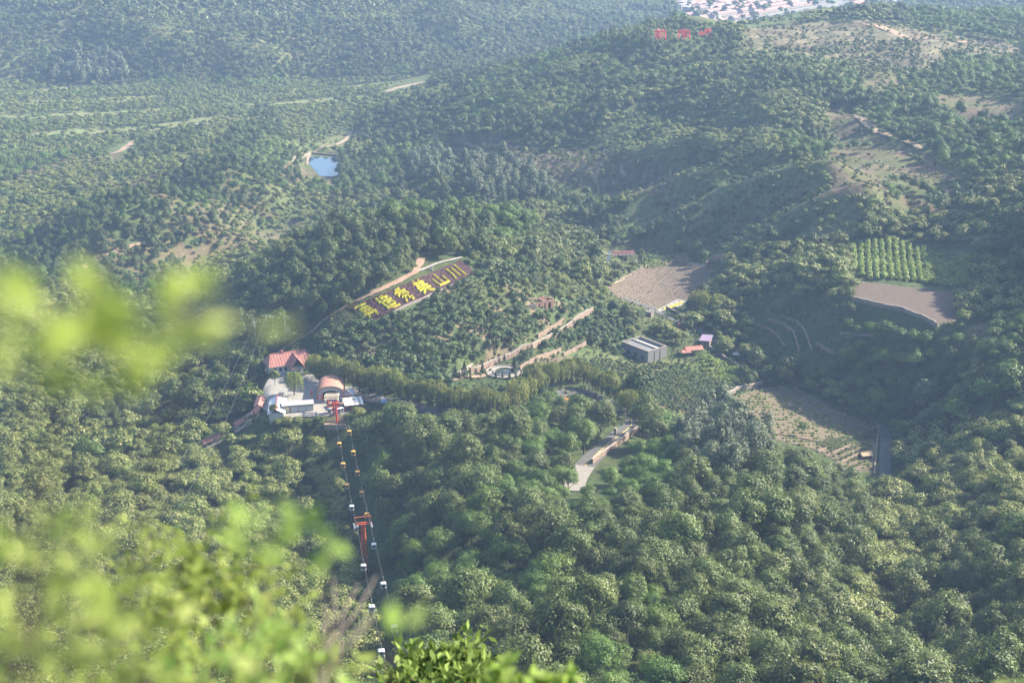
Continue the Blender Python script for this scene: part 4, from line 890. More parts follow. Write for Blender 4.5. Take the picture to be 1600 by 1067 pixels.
MB().bar((-L+1.6,3.5,zr+.06),(L-2.2,3.5,zr+.06),.3,.16).build('ridge_cap',M['red_tile'],ro)
MB().box(-2.2,3.5,5.9,.7,.7,1.2).build('chimney',M['red_tile'],ro)
for x in (-6,-4,-2.2,5.2,6.8):
    w=MB().box(x,-.22,.9,1.1,.12,1.3).build('window',M['glass'],t); MB().box(x,-.30,.75,1.3,.2,.12).build('sill',M['white'],w)
MB().box(1.4,-3.34,-.6,1.2,.12,2.1).build('door',M['wood'],t)
# --- arched station
p=G(517,627); ST=p.copy(); t=thing('cable_car_station','arched cable car station with a faded pink barrel roof','station',p,rad(3))
w,dp,hw,ri=8.4,10.5,3.1,2.3
arc=[(w/2*math.cos(a),hw+ri*math.sin(a)) for a in [math.pi*k/14 for k in range(15)]]
m=MB(); 
for k in range(14):
    (x0,z0),(x1,z1)=arc[k],arc[k+1]; n=(x0*.06,x1*.06)
    m.hexa([(x0,-.4,z0),(x1,-.4,z1),(x1,dp,z1),(x0,dp,z0)],[(x0+n[0],-.4,z0+.14),(x1+n[1],-.4,z1+.14),(x1+n[1],dp,z1+.14),(x0+n[0],dp,z0+.14)])
rf=m.build('roof',M['pink_roof'],t)
for k in range(8):
    y_=-.3+k*1.52; rb=MB()
    for j in range(14): (x0,z0),(x1,z1)=arc[j],arc[j+1]; rb.bar((x0*1.065,y_,z0+.16),(x1*1.065,y_,z1+.16),.12,.08)
    rb.build('rib',M['pink_roof'],rf)
for sx in (-1,1): MB().box(sx*(w/2-.12),dp/2,-1.5,.24,dp-.4,hw+1.45).build('side_wall',M['white'],t)
# front wall with an arched opening, back wall
def arch_wall(y,ow,oh,hole=True):
    m=MB(); o=[(w/2*.97*math.cos(a),hw+ri*.95*math.sin(a)) for a in [math.pi*k/14 for k in range(15)]]
    i=[(ow/2*math.cos(a),oh+ow*.22*math.sin(a)) for a in [math.pi*k/14 for k in range(15)]]
    for k in range(14): m.hexa([(o[k][0],y,o[k][1]),(o[k+1][0],y,o[k+1][1]),(i[k+1][0],y,i[k+1][1]),(i[k][0],y,i[k][1])],[(o[k][0],y+.25,o[k][1]),(o[k+1][0],y+.25,o[k+1][1]),(i[k+1][0],y+.25,i[k+1][1]),(i[k][0],y+.25,i[k][1])])
    for s in (-1,1): m.box(s*(w*.97/2+ow/2)/2,y+.125,-1.5,(w*.97-ow)/2,.246,max(hw,oh)+1.5)
    return m
arch_wall(.3,5.4,2.5).build('front_arch',M['white'],t)
MB().box(0,dp-.6,-1,w*.9,.2,hw+1.6).build('back_wall',M['cream'],t)
for x in (-1.8,0,1.8): MB().box(x,.45,-.5,.12,.12,4.0).build('mullion',M['steel'],t)
MB().bar((-4.3,-2.2,.7),(4.3,-2.2,.7),.07).bar((-4.3,-2.2,.35),(4.3,-2.2,.35),.05).build('railing',M['steel'],t)
MB().box(-w/2-.3,dp-1.6,1.2,.25,3.0,2.2).build('side_panel',M['blue_sheet'],t)
MB().box(0,2.5,-1.0,w*.9,6,1.0).build('platform',M['concrete'],t)
# --- terminal machinery in front of the station
p=G(520,648); t=thing('terminal_frame','red steel terminal frame with cream beams in front of the station arch','cable car frame',p,rad(3))
for x,y in ((-1.6,1.6),(1.6,1.6),(.4,-.6)): MB().box(x,y,-2,.34,.34,7.2).build('post',M['red_paint'],t)
for k,(y,z) in enumerate(((.2,5.2),(1.3,5.5),(2.4,5.6),(3.4,5.7))): MB().box(-.3,y,z,4.8 if k<3 else 4.0,.32,.36).build('beam',M['cream'],t)
for x in (-2.1,1.9): MB().bar((x,-.6,5.0),(x,4.2,5.75),.28).build('rail',M['cream'],t)
for k in range(7): MB().tube([(-1.7+k*.5,3.7,6.0),(-1.7+k*.5,3.95,6.0)],.3,10).build('sheave',M['dark'],t)
MB().bar((-1.6,1.6,1.5),(1.6,1.6,4.6),.2).bar((1.6,1.6,1.5),(-1.6,1.6,4.6),.2).build('cross_brace',M['red_paint'],t)
MB().bar((-2.0,.4,3.6),(2.4,.4,3.6),.25).bar((-1.6,1.6,4.2),(.4,-.6,3.4),.2).bar((1.6,1.6,4.2),(.4,-.6,3.4),.2).build('strut',M['red_paint'],t)
p=G(527,662); t=thing('take_off_mast','single red steel mast below the station terraces','mast',p)
MB().tube([(0,0,-1),(-.25,.2,7.2)],[.34,.24],8).build('post',M['red_paint'],t); MB().bar((-2.1,.2,6.9),(2.1,.2,6.9),.3).build('crossarm',M['red_paint'],t)
for s in (-1,1): MB().bar((s*1.85,-1.1,7.15),(s*1.85,1.4,7.15),.18,.3).build('sheave_beam',M['steel'],t)
# --- stepped bank
p=G(525,664); t=thing('stepped_bank','brown earth bank with pale stone steps below the station','bank',p)
for k in range(6):
    MB().box(-.2,k*2.0,-1.5,7.2-.1*k,2.0,1.9+k*.62).build('step',M['terr_brown'],t); MB().box(-.2,k*2.0-1.06,-1.0,7.2-.1*k,.12,1.52+k*.62).build('step_edge',M['stone_pale'],t)
# --- kiosk, canopy, low white building, white-roofed hall
p=G(543,627); t=thing('ticket_kiosk','small white kiosk with red trim beside the station','kiosk',p,rad(-12))
MB().box(0,1.5,-1,3.6,3,3.2).build('wall',M['cream'],t); MB().box(0,-.06,1.55,3.9,.12,.65).build('fascia',M['red_paint'],t)
MB().add([(-2.1,-.5,2.2),(2.1,-.5,2.2),(0,-.5,3.9),(-2.1,3.3,2.2),(2.1,3.3,2.2),(0,3.3,3.9)],[(0,2,5,3),(2,1,4,5),(0,1,2),(4,3,5),(0,3,4,1)]).build('roof',M['white_sheet'],t)
MB().bar((-2.2,-.56,2.15),(0,-.56,4.0),.16).bar((2.2,-.56,2.15),(0,-.56,4.0),.16).build('gable_trim',M['red_paint'],t); MB().box(.6,-.1,-.4,.9,.1,1.8).build('door',M['wood'],t)
p=G(552,640); t=thing('striped_canopy','open shelter with grey and white striped sheet roof','canopy',p,rad(17))
for k in range(8): MB().hexa([(-3.2+k*.8,-1.9,2.3),(-2.4+k*.8,-1.9,2.3),(-2.4+k*.8,2.3,3.5),(-3.2+k*.8,2.3,3.5)],[(-3.2+k*.8,-1.9,2.38),(-2.4+k*.8,-1.9,2.38),(-2.4+k*.8,2.3,3.58),(-3.2+k*.8,2.3,3.58)]).build('roof_panel',M['white_sheet'] if k%2 else M['grey_sheet'],t)
for x,y,z in ((-3,-1.7,2.3),(-1,-1.7,2.3),(1,-1.7,2.3),(3,-1.7,2.3),(-3,2.1,3.4),(3,2.1,3.4)): MB().box(x,y,-1,.14,.14,z+1).build('post',M['red_paint'],t)
MB().box(0,2.0,-.5,6.2,.12,3.6).build('back_wall',M['dark'],t)  # near-black sheet standing in for the shade under the canopy
p=G(466,644); t=thing('low_white_building','low flat-roofed building with three white panels','building',p,rad(11))
MB().box(0,1.8,-2,10,3.5,4.4).build('wall',M['stone_pale'],t); MB().box(0,1.8,2.4,10.6,4.2,.22).build('roof',M['grey_sheet'],t)
for x in (-1.2,1.3,3.8): MB().box(x,0,-.2,2.3,.12,2.2).build('panel',M['white'],t)
MB().box(-3.6,0,-.2,1.6,.12,2.1).build('doorway',M['cream'],t)
p=G(432,655); t=thing('white_roofed_hall','long hall with a bright white sheet roof and red ridge','hall',p,rad(6))
MB().box(0,6.4,-3,4.8,12.6,4.9).build('wall',M['white'],t)
rf=MB().add([(0,-.3,3.3),(2.9,-.3,1.9),(2.9,13,1.9),(0,13,3.3)],[(0,1,2,3)]).add([(0,-.3,3.25),(2.9,-.3,1.8),(2.9,13,1.8),(0,13,3.25)],[(3,2,1,0)]).build('bright_roof_slope',M['white_sheet'],t)
MB().add([(0,-.3,3.3),(-2.9,-.3,1.7),(-2.9,13,1.7),(0,13,3.3)],[(3,2,1,0)]).add([(0,-.3,3.25),(-2.9,-.3,1.6),(-2.9,13,1.6),(0,13,3.25)],[(0,1,2,3)]).build('roof_slope',M['white_sheet'],t)
MB().bar((0,-.35,3.38),(0,13,3.38),.28).build('ridge',M['red_paint'],t)
MB().box(1.2,13.2,-1,1.6,1.6,5.2).box(1.2,13.2,4.2,2.0,2.0,.25).build('stair_tower',M['grey_wall'],t)
for k in range(4): MB().box(-2.42,1.8+k*3.0,-.4,.1,1.0,1.0).build('window',M['glass'],t)
# --- roofed gallery in two runs
def gallery(pts,label,wide=3.2,posts=True):
    P=[G(*q) for q in pts]; o=P[0]; t=thing('roofed_gallery',label,'gallery',o); Q=[q-o for q in P]
    zs=[q.z for q in Q]
    for i,(a,b) in enumerate(zip(Q,Q[1:])):
        d=(b-a); d.z=0; d.normalize(); s=Vector((d.y,-d.x,0))*wide/2; e=d*.15; H0=Vector((0,0,2.6)); H1=Vector((0,0,3.5))
        A=a-e; B=b+e
        MB().add([A+s+H0,B+s+H0,B+H1,A+H1,A-s+H0,B-s+H0],[(0,1,2,3),(3,2,5,4),(0,4,5,1),(0,3,4),(1,5,2)]).build('roof',M['red_roof'],t)
        MB().hexa([A-s*.8-Vector((0,0,2)),B-s*.8-Vector((0,0,2)),B+s*.8-Vector((0,0,2)),A+s*.8-Vector((0,0,2))],[A-s*.8+Vector((0,0,.15)),B-s*.8+Vector((0,0,.15)),B+s*.8+Vector((0,0,.15)),A+s*.8+Vector((0,0,.15))]).build('base_wall',M['stone_pale'],t)
        n=max(1,int((b-a).length/2.0))
        for k in range(n):
            c=a.lerp(b,(k+.5)/n)
            for sg in (-1,1):
                q=c+s*.8*sg; MB().box(q.x,q.y,q.z+.1,.22,.22,2.6).build('post',M['cream'],t)
        for sg in (-1,1): MB().bar(a+s*.82*sg+Vector((0,0,.8)),b+s*.82*sg+Vector((0,0,.8)),.14,.6).build('railing',M['cream'],t)
gallery([(409,632),(404,647),(397,656),(386,663),(367,675)],'upper run of the red-roofed gallery beside the white-roofed hall')
gallery([(354,684),(336,694),(317,703)],'lower straight run of the red-roofed gallery in the chestnuts')
# --- utility poles with transformer
def pole(px,py,hh,arm,label,rz=0):
    p=G(px,py); t=thing('utility_pole',label,'pole',p,rz); MB().tube([(0,0,-1),(0,0,hh)],[.2,.13],8).build('shaft',M['timber'],t)
    MB().bar((-arm,0,hh-.4),(arm,0,hh-.4),.16).build('crossarm',M['timber'],t)
    for x in (-arm*.9,0,arm*.9): MB().tube([(x,0,hh-.35),(x,0,hh+.1)],[.09,.05],6).build('insulator',M['white'],t)
    return p+Vector((0,0,hh-.3))
tops=[pole(400,540,9.5,.9,'leftmost utility pole above the chestnuts'),pole(418,534,10.5,1.7,'utility pole with the widest crossarm above the station'),pole(428,532,9.5,1.0,'utility pole just right of the wide-armed one')]
p=G(450,530); t=thing('transformer','grey transformer box on two poles beside the dirt path','transformer',p)
for x in (-.9,.9): MB().tube([(x,0,-1),(x,0,9)],[.19,.14],8).build('pole',M['timber'],t)
MB().box(0,0,3.2,1.5,1.1,1.7).build('tank',M['steel'],t); MB().box(0,0,2.9,2.4,1.2,.25).build('shelf',M['stone_pale'],t); MB().bar((-1.5,0,8.3),(1.5,0,8.3),.15).build('crossarm',M['timber'],t)
# --- gondola line
def along_line(px,py,z): x,y=at_z(px,py,z); return Vector((float(x),float(y),z))
A0=along_line(533,652,ST.z+7.0); B0=along_line(567,815,26.0); C0=along_line(626,1064,62.0); C1=C0+(C0-B0)*1.4+Vector((0,0,30))
dirh=(B0-A0); dirh.z=0; dirh.normalize(); side=Vector((-dirh.y,dirh.x,0)); 
if side.x<0: side=-side
GA=1.85
LINE=[]
for s,lb in ((-1,'left haul rope of the cable car running up to the viewer'),(1,'right haul rope of the cable car running up to the viewer')):
    pts=[]; 
    for P0,P1,n,sag in ((A0,B0,16,1.2),(B0,C0,16,1.5),(C0,C1,6,0.5)):
        for k in range(n): u=k/n; q=P0.lerp(P1,u)+side*GA*s; q.z-=sag*4*u*(1-u); pts.append(q)
    pts.append(C1+side*GA*s); LINE.append(pts)
    o=MB().tube(pts,.032,5).build('haul_rope',M['cable']); tag(o,lb,'cable')
def on_rope(s,py):
    pts=LINE[0 if s<0 else 1]
    best=None
    for a,b in zip(pts,pts[1:]):
        ya=float(project(a.x,a.y,a.z)[1]); yb=float(project(b.x,b.y,b.z)[1])
        if ya<=py<=yb: return a.lerp(b,(py-ya)/(yb-ya+1e-6))
    return pts[0]
def cabin(p,colour,label,group,hang=True):
    t=thing('gondola_cabin',label,'cable car',p,math.atan2(dirh.y,dirh.x),group); z0=-3.6 if hang else 0.15; t.scale=(.78,.78,.78)
    body=MB(); pl=[(-.62,-.85),(.62,-.85),(.78,-.6),(.78,.6),(.62,.85),(-.62,.85),(-.78,.6),(-.78,-.6)]
    n=8; lv=[(z0,.86),(z0+.35,1.0),(z0+.85,1.02)]; 
    vs=[(x*k,y*k,z) for z,k in lv for x,y in pl]; fs=[tuple(range(n))[::-1],tuple(range(2*n,3*n))]+[(i*n+k,i*n+(k+1)%n,(i+1)*n+(k+1)%n,(i+1)*n+k) for i in range(2) for k in range(n)]
    body.add(vs,fs); bo=body.build('body',M[colour],t); MB().box(.79,0,z0+.2,.06,.8,.62).build('door',M['steel'],bo)
    lv=[(z0+.85,.98),(z0+1.55,.92)]; vs=[(x*k,y*k,z) for z,k in lv for x,y in pl]
    MB().add(vs,[(k,(k+1)%n,n+(k+1)%n,n+k) for k in range(n)]+[tuple(range(n))[::-1],tuple(range(n,2*n))]).build('window_band',M['glass'],t)
    lv=[(z0+1.55,1.0),(z0+1.8,.95),(z0+1.95,.6)]; vs=[(x*k,y*k,z) for z,k in lv for x,y in pl]
    MB().add(vs,[tuple(range(n))[::-1],tuple(range(2*n,3*n))]+[(i*n+k,i*n+(k+1)%n,(i+1)*n+(k+1)%n,(i+1)*n+k) for i in range(2) for k in range(n)]).build('roof',M[colour],t)
    cp=MB()
    for x,y in pl[::2]: cp.box(x*.97,y*.97,z0+.85,.09,.09,.72)
    cp.build('corner_frame',M[colour],t)
    if hang: MB().bar((0,0,z0+1.9),(.0,0,.05),.1).build('hanger',M['steel'],t); MB().box(0,0,-.08,.5,.2,.22).build('grip',M['steel'],t)
ORD=['topmost','second','third','fourth','fifth','sixth','seventh','eighth','ninth']
HANG=-9  # pixels from cabin middle up to rope
for s,seq in ((-1,[(695,'y'),(727,'y'),(760,'y'),(794,'w'),(826.5,'w'),(887,'w'),(951,'w'),(1020,'w')]),(1,[(676,'y'),(708,'y'),(740,'y'),(772,'y'),(806,'y'),(854,'w'),(915,'w'),(982,'w'),(1057,'y')])):
    for i,(py,c) in enumerate(seq):
        q=on_rope(s,py-12*(.8+.5*(py-670)/400)); cabin(q,'yellow_cabin' if c=='y' else 'white_cabin','%s %s cabin on the %s rope, counted down from the station'%(ORD[i],'yellow' if c=='y' else 'white','left' if s<0 else 'right'),'cabins on the %s rope'%('left' if s<0 else 'right'))
for px,py,lb in ((515,646,'silver-white cabin parked left of the red terminal posts'),(530,646,'silver-white cabin parked right of the red terminal posts'),(534,645,'silver-white cabin parked at the end of the platform')): cabin(G(px,py)+Vector((0,0,.3)),'white_cabin',lb,'parked cabins',False)
# --- lattice tower
base=Vector((B0.x,B0.y,0)); base.z=ground(base.x,base.y); HT=B0.z-base.z
t=thing('lattice_tower','orange-red lattice tower carrying both ropes of the cable car','tower',base,math.atan2(side.y,side.x))
def corner(k,z): w_=.85-(.85-.36)*z/HT; return Vector((w_*(1 if k in(0,1) else -1),w_*(1 if k in (1,2) else -1),z))
for k in range(4): MB().bar(corner(k,-1),corner(k,HT-.6),.24).build('leg',M['orange_paint'],t)
lat=MB(); nb=9
for i in range(nb):
    z0=HT*i/nb; z1=HT*(i+1)/nb-.1
    for k in range(4): lat.bar(corner(k,z0),corner((k+1)%4,z1),.12); lat.bar(corner((k+1)%4,z0),corner(k,z1),.12); lat.bar(corner(k,z0),corner((k+1)%4,z0),.12)
lat.build('lattice',M['orange_paint'],t)
for dy in (-.55,.55): MB().bar((-2.25,dy,HT-.5),(2.25,dy,HT-.5),.18,.24).build('crossarm',M['orange_paint'],t)
MB().bar((-2.3,-.3,HT+1.5),(2.3,.3,HT+1.5),.15,.18).build('lifting_frame',M['orange_paint'],t)
for s in (-1,1):
    MB().bar((s*2.2,0,HT-.4),(s*2.2,0,HT+1.5),.18).build('frame_post',M['orange_paint'],t); MB().bar((s*GA,-1.9,HT-.25),(s*GA,1.9,HT-.25),.2,.35).build('sheave_beam',M['steel'],t)
    for k in range(4): MB().tube([(s*GA-.12,-1.5+k,HT-.12),(s*GA+.12,-1.5+k,HT-.12)],.28,10).build('sheave',M['dark'],t)
    MB().bar((s*2.35,-1.7,HT-1.0),(s*2.35,1.7,HT-1.0),.4,.06).build('catwalk',M['steel'],t)
# --- grey flat-roofed building
p=G(1012,567); t=thing('grey_block_building','grey block building with parapet and sloping roof slabs','building',p,rad(38))
w_,d_=10.0,15.0
wl=MB()
for cx,cy_,sx,sy in ((w_/2,.15,w_,.3),(w_/2,d_-.15,w_,.3),(.15,d_/2,.3,d_-.6),(w_-.15,d_/2,.3,d_-.6)): wl.box(cx,cy_,-2,sx,sy,6.6)
wl.build('wall',M['grey_wall'],t)
MB().box(w_/2,0.15,4.6,w_+.2,.5,.16).box(w_/2,d_-.15,4.6,w_+.2,.5,.16).box(.15,d_/2,4.6,.5,d_-.5,.16).box(w_-.15,d_/2,4.6,.5,d_-.5,.16).build('parapet_cap',M['stone_pale'],t)
MB().hexa([(.3,.3,3.3),(5.4,.3,4.1),(5.4,d_-.3,4.1),(.3,d_-.3,3.3)],[(.3,.3,3.45),(5.4,.3,4.3),(5.4,d_-.3,4.3),(.3,d_-.3,3.45)]).build('left_roof_slab',M['grey_roof'],t)
MB().hexa([(5.4,.3,4.1),(w_-.3,.3,3.2),(w_-.3,d_-.3,3.2),(5.4,d_-.3,4.1)],[(5.4,.3,4.45),(w_-.3,.3,3.4),(w_-.3,d_-.3,3.4),(5.4,d_-.3,4.45)]).build('right_roof_slab',M['grey_sheet'],t)  # paler grey than the left slab: its sunlit look put into the colour
MB().bar((5.4,.35,4.5),(5.4,d_-.35,4.5),.5,.25).build('ridge',M['stone_pale'],t)
for x in (3.6,6.6): MB().box(x,-.06,-1,.35,.12,5.0).build('downpipe_recess',M['stone_dark'],t)
for y in (3,7,11): MB().box(-.06,y,.8,.12,1.3,1.4).build('window',M['glass'],t)
MB().box(w_+2.6,8,-2,.3,7,3.8).box(w_+1.3,4.6,-2,2.4,.3,3.8).build('yard_wall',M['white'],t)
# --- red tiled shelters, lilac shed, tent
def gable(name,label,cat,px,py,rz,sx,sy,hw,rise,roofmat,wallmat,posts=False,over=.5,group=None,tiles=0):
    p=G(px,py); t=thing(name,label,cat,p,rad(rz),group)
    if posts:
        for x in (-sx/2+.2,0,sx/2-.2):
            for y in (-sy/2+.2,sy/2-.2): MB().box(x,y,-1,.16,.16,hw+1).build('post',M['wood'],t)
    else:
        MB().box(0,0,-1.5,sx,sy,hw+1.5).build('wall',M[wallmat],t)
        MB().box(0,-sy/2-.04,-.1,.9,.1,min(1.9,hw*.75)).build('door',M['wood'],t)
        for x in (-sx*.3,sx*.3): MB().box(x,-sy/2-.04,.9,.8,.1,.8).build('window',M['glass'],t)
    X=sx/2+over; Y=sy/2+over
    MB().add([(-X,-Y,hw),(X,-Y,hw),(X,0,hw+rise),(-X,0,hw+rise),(X,Y,hw),(-X,Y,hw)],[(0,1,2,3),(3,2,4,5),(0,3,5),(1,4,2),(0,5,4,1)]).build('roof',M[roofmat],t)
    MB().bar((-X,0,hw+rise+.04),(X,0,hw+rise+.04),.22,.16).build('ridge',M[roofmat],t)
    return t
gable('tiled_shelter','open shelter with a red tiled roof beside the grey building','shelter',1083,553,12,6.2,3.4,2.4,.9,'red_tile','white',True)
gable('tiled_shelter','lower small red tiled roof at the left end of the shelter','shelter',1071,556,12,2.8,2.6,1.9,.6,'red_tile','white',True)
p=G(1103,537); t=thing('lilac_shed','shed with a lilac sheet roof behind the red shelter','shed',p,rad(-20))
MB().box(0,0,-1.5,3.8,5.2,3.6).build('wall',M['stone_dark'],t); MB().hexa([(-2.3,-3,2.0),(2.3,-3,2.2),(2.3,3,2.9),(-2.3,3,2.7)],[(-2.3,-3,2.1),(2.3,-3,2.3),(2.3,3,3.0),(-2.3,3,2.8)]).build('roof',M['lilac_roof'],t); MB().box(.2,-2.64,-.2,1,.1,1.9).build('door',M['wood'],t)
p=G(1151,560); t=thing('white_tent','small white awning half hidden under the round trees','awning',p,rad(-25))
for x in (-1.4,1.4):
    for y in (-1,1): MB().box(x,y,-1,.08,.08,2.9).build('pole',M['steel'],t)
MB().add([(-1.7,-1.3,1.9),(1.7,-1.3,1.9),(1.7,1.3,1.9),(-1.7,1.3,1.9),(0,0,2.7)],[(0,1,4),(1,2,4),(2,3,4),(3,0,4),(3,2,1,0)]).build('cloth',M['white_sheet'],t)
# --- ruin
p=G(850,482); t=thing('brick_ruin','roofless pinkish brick ruin on the orchard slope','ruin',p,rad(31))
rg=random.Random(4)
def ragged(x0,y0,x1,y1,hh,holes=()):
    mb=MB(); L=math.hypot(x1-x0,y1-y0); n=max(2,int(L/.6)); a=math.atan2(y1-y0,x1-x0)
    for k in range(n):
        u=(k+.5)/n; s_=L/n; cx=x0+(x1-x0)*u; cy_=y0+(y1-y0)*u; hz=hh*rg.uniform(.82,1.05)
        if any(a0<u*L<b0 for a0,b0 in holes): mb.box(cx,cy_,hh*.66,s_*.998,.38,hz-hh*.66,a)
        else: mb.box(cx,cy_,-1,s_*.998,.4,hz+1,a)
    return mb
ragged(-4.4,0,4.4,0,3.3,((1.6,2.4),(4.2,5.0),(6.6,7.4))).build('front_wall',M['brick'],t)
ragged(-4.4,4,4.4,4,3.5).build('back_wall',M['brick'],t)
for x in (-4.4,0,4.4): ragged(x,.4,x,3.7,3.2).build('cross_wall',M['brick'],t)
p=G(829,482); t=thing('rubble_wall','low broken stone pen left of the brick ruin','ruin',p,rad(25))
ragged(-2.4,0,2.2,0,1.7).build('front_wall',M['stone_pale'],t); ragged(-2.4,.3,-2.4,3,1.9).build('side_wall',M['stone_pale'],t)
# --- stone walls
def wall(name,pts,hh,th,material,label,cap=None,cat='wall',sink=1.5,seed=1,piers=0):
    P=[(q if isinstance(q,Vector) else G(*q)) for q in pts]; o=P[0].copy(); t=thing(name,label,cat,o); rg=random.Random(seed)
    body=MB(); capm=MB()
    for a,b in zip(P,P[1:]):
        n=max(1,int((b-a).length/2.2))
        for k in range(n):
            q0=a.lerp(b,k/n)-o; q1=a.lerp(b,(k+1)/n)-o
            q0.z=ground(q0.x+o.x,q0.y+o.y)-o.z; q1.z=ground(q1.x+o.x,q1.y+o.y)-o.z
            d=(q1-q0); d.z=0; d.normalize(); s=Vector((d.y,-d.x,0))*th/2*rg.uniform(.9,1.1); H=Vector((0,0,hh*rg.uniform(.93,1.06))); D=Vector((0,0,sink)); e=d*.01
            body.hexa([q0-s-D+e,q1-s-D-e,q1+s-D-e,q0+s-D+e],[q0-s+H+e,q1-s+H-e,q1+s+H-e,q0+s+H+e])
            if cap: capm.hexa([q0-s*1.25+H+e,q1-s*1.25+H-e,q1+s*1.25+H-e,q0+s*1.25+H+e],[x+Vector((0,0,.16)) for x in (q0-s*1.25+H+e,q1-s*1.25+H-e,q1+s*1.25+H-e,q0+s*1.25+H+e)])
    body.build('masonry',M[material],t)
    if cap: capm.build('coping',M[cap],t)
    return t
wall('stone_wall',[(735,583),(770,570),(800,559),(830,545),(860,530),(895,508),(926,488)],1.9,.7,'stone','long pinkish stone wall rising right from the round pool','stone_pale')
wall('stone_wall',[(840,528),(862,515),(881,503)],1.5,.6,'stone','short stone wall parallel above the long one',None,seed=2)
wall('stone_wall',[(812,579),(832,566),(855,557),(876,549)],1.5,.6,'stone','curving stone wall right of the round pool',None,seed=3)
wall('stone_wall',[(880,556),(900,547),(915,538)],1.3,.6,'stone','short stone wall above the scrub field',None,seed=4)
wall('stone_wall',[(698,594),(722,584),(738,572)],1.2,.5,'stone_pale','pale stone wall behind the left cypresses',None,seed=5)
wall('stone_kerb',[(612,491),(660,469),(711,446)],.7,.6,'stone_pale','pale kerb along the lower edge of the sign bed',None,seed=6)
wall('stone_wall',[(452,532),(478,524)],1.0,.5,'stone','little stone wall beside the transformer',None,seed=7)
# parapet of the road
wall('road_parapet',[(925,726),(938,715),(952,706),(968,695),(985,682),(998,673)],1.7,.6,'stone','massive stone parapet along the outer edge of the road','stone_pale',seed=8,sink=3)
wall('gate_pillar',[(997,670),(999,668)],3.0,.9,'stone_pale','pale stone pillar at the upper end of the parapet',None,seed=9,cat='pillar')
wall('gate_pillar',[(961,680),(962.5,678.5)],2.4,.7,'stone_pale','pale stone pillar on the inner side of the road',None,seed=10,cat='pillar')
wall('retaining_wall',[(1126,628),(1140,620),(1153,612),(1190,603)],2.0,.8,'stone_dark','dark retaining wall at the top of the terraced field','stone_pale',seed=11)
for i,(pts,lb) in enumerate([([(1278,707),(1310,694),(1345,678),(1372,666)],'uppermost low stone edge on the lower terraces'),([(1290,713),(1315,703),(1332,694)],'middle low stone edge on the lower terraces'),([(1308,726),(1325,718),(1342,710)],'lowest low stone edge on the lower terraces'),
    ([(1196,675),(1230,682),(1275,690),(1296,690)],'low stone edge under the lone tree of the terraced field'),([(1366,742),(1368,715),(1370,690),(1373,668)],'stone bank between the terraces and the dark road'),([(1150,655),(1200,652),(1262,650)],'low furrow bank across the terraced field')]):
    wall('terrace_edge',pts,.6 if i<5 else .3,.5,'stone',lb,None,seed=20+i)
for i,(pts,lb) in enumerate([([(1180,510),(1200,516),(1215,526),(1230,545)],'lowest curved terrace wall on the hillside right of the farm'),([(1200,500),(1225,508),(1240,520),(1249,550)],'second curved terrace wall on the hillside right of the farm'),([(1222,494),(1245,503),(1258,518),(1268,548)],'third curved terrace wall on the hillside right of the farm'),([(1275,538),(1290,548),(1305,554)],'short terrace wall below the hillside chestnuts'),([(1312,522),(1340,526),(1375,523)],'straight terrace wall in the shade below the bench')]):
    wall('terrace_wall',pts,.9,.5,'stone',lb,None,seed=40+i)
for i,(pts,lb) in enumerate([([(765,412),(768,424)],'first upright terrace rib right of the sign'),([(778,408),(780,422)],'third upright terrace rib right of the sign'),([(754,409),(757,420)],'nearest upright terrace rib beside the sign bed')]): wall('terrace_rib',pts,.9,.6,'stone_pale',lb,None,seed=60+i)
wall('field_wall',[(1103,421),(1112,410),(1130,407),(1142,410)],3.2,.6,'stone','tall corner of pinkish stone wall at the head of the river field',None,seed=12)
wall('farm_wall',[(1108,545),(1140,566),(1170,582),(1195,598)],1.1,.5,'stone_dark','dark low wall running past the round farm trees','stone_pale',seed=13)
wall('yard_wall',[(1040,482),(1060,492),(1078,498)],1.2,.4,'stone_dark','dark wall below the yellow hedge','stone_pale',seed=14)
wall('pond_wall',[(455,252),(470,247),(486,241)],1.6,.9,'stone_pale','pale stone dam on the left of the pond','stone_pale',seed=15)
wall('pond_wall',[(487,241),(508,243),(527,245)],1.2,.8,'stone_dark','grey stone wall along the far side of the pond',None,seed=16)
wall('bench_wall',[(1333,470),(1370,478),(1410,486),(1440,497),(1463,511)],1.6,.7,'stone_dark','dark stone wall under the bench field',None,seed=17)
# --- round pool
p=G(788,582); t=thing('round_pool','round pool with pale rim in a paved terrace','pool',p)
n=36; ring=lambda r,z:[(r*math.cos(2*math.pi*k/n),r*math.sin(2*math.pi*k/n),z) for k in range(n)]
def annulus(r0,r1,z0,z1):
    mb=MB(); a,b,c,d=ring(r0,z0),ring(r1,z0),ring(r1,z1),ring(r0,z1)
    return mb.add(a+b+c+d,[f for k in range(n) for f in ((k,(k+1)%n,n+(k+1)%n,n+k)[::-1],(n+k,n+(k+1)%n,2*n+(k+1)%n,2*n+k),(2*n+k,2*n+(k+1)%n,3*n+(k+1)%n,3*n+k),(3*n+k,3*n+(k+1)%n,(k+1)%n,k))])
annulus(3.7,6.6,-1.5,.22).build('paving',M['concrete'],t); annulus(3.5,3.95,-1,.62).build('rim',M['stone_pale'],t); annulus(6.25,6.6,-1,.6).build('outer_kerb',M['stone_pale'],t)
MB().add(ring(3.6,.3),[tuple(range(n))]).build('water',mat('green_pool_water',(0.03,0.042,0.038),.15,.1,1,spec=.5),t)
MB().tube([(0,0,-.5),(0,0,.9)],[.35,.2],8).build('fountain_head',M['stone_pale'],t)
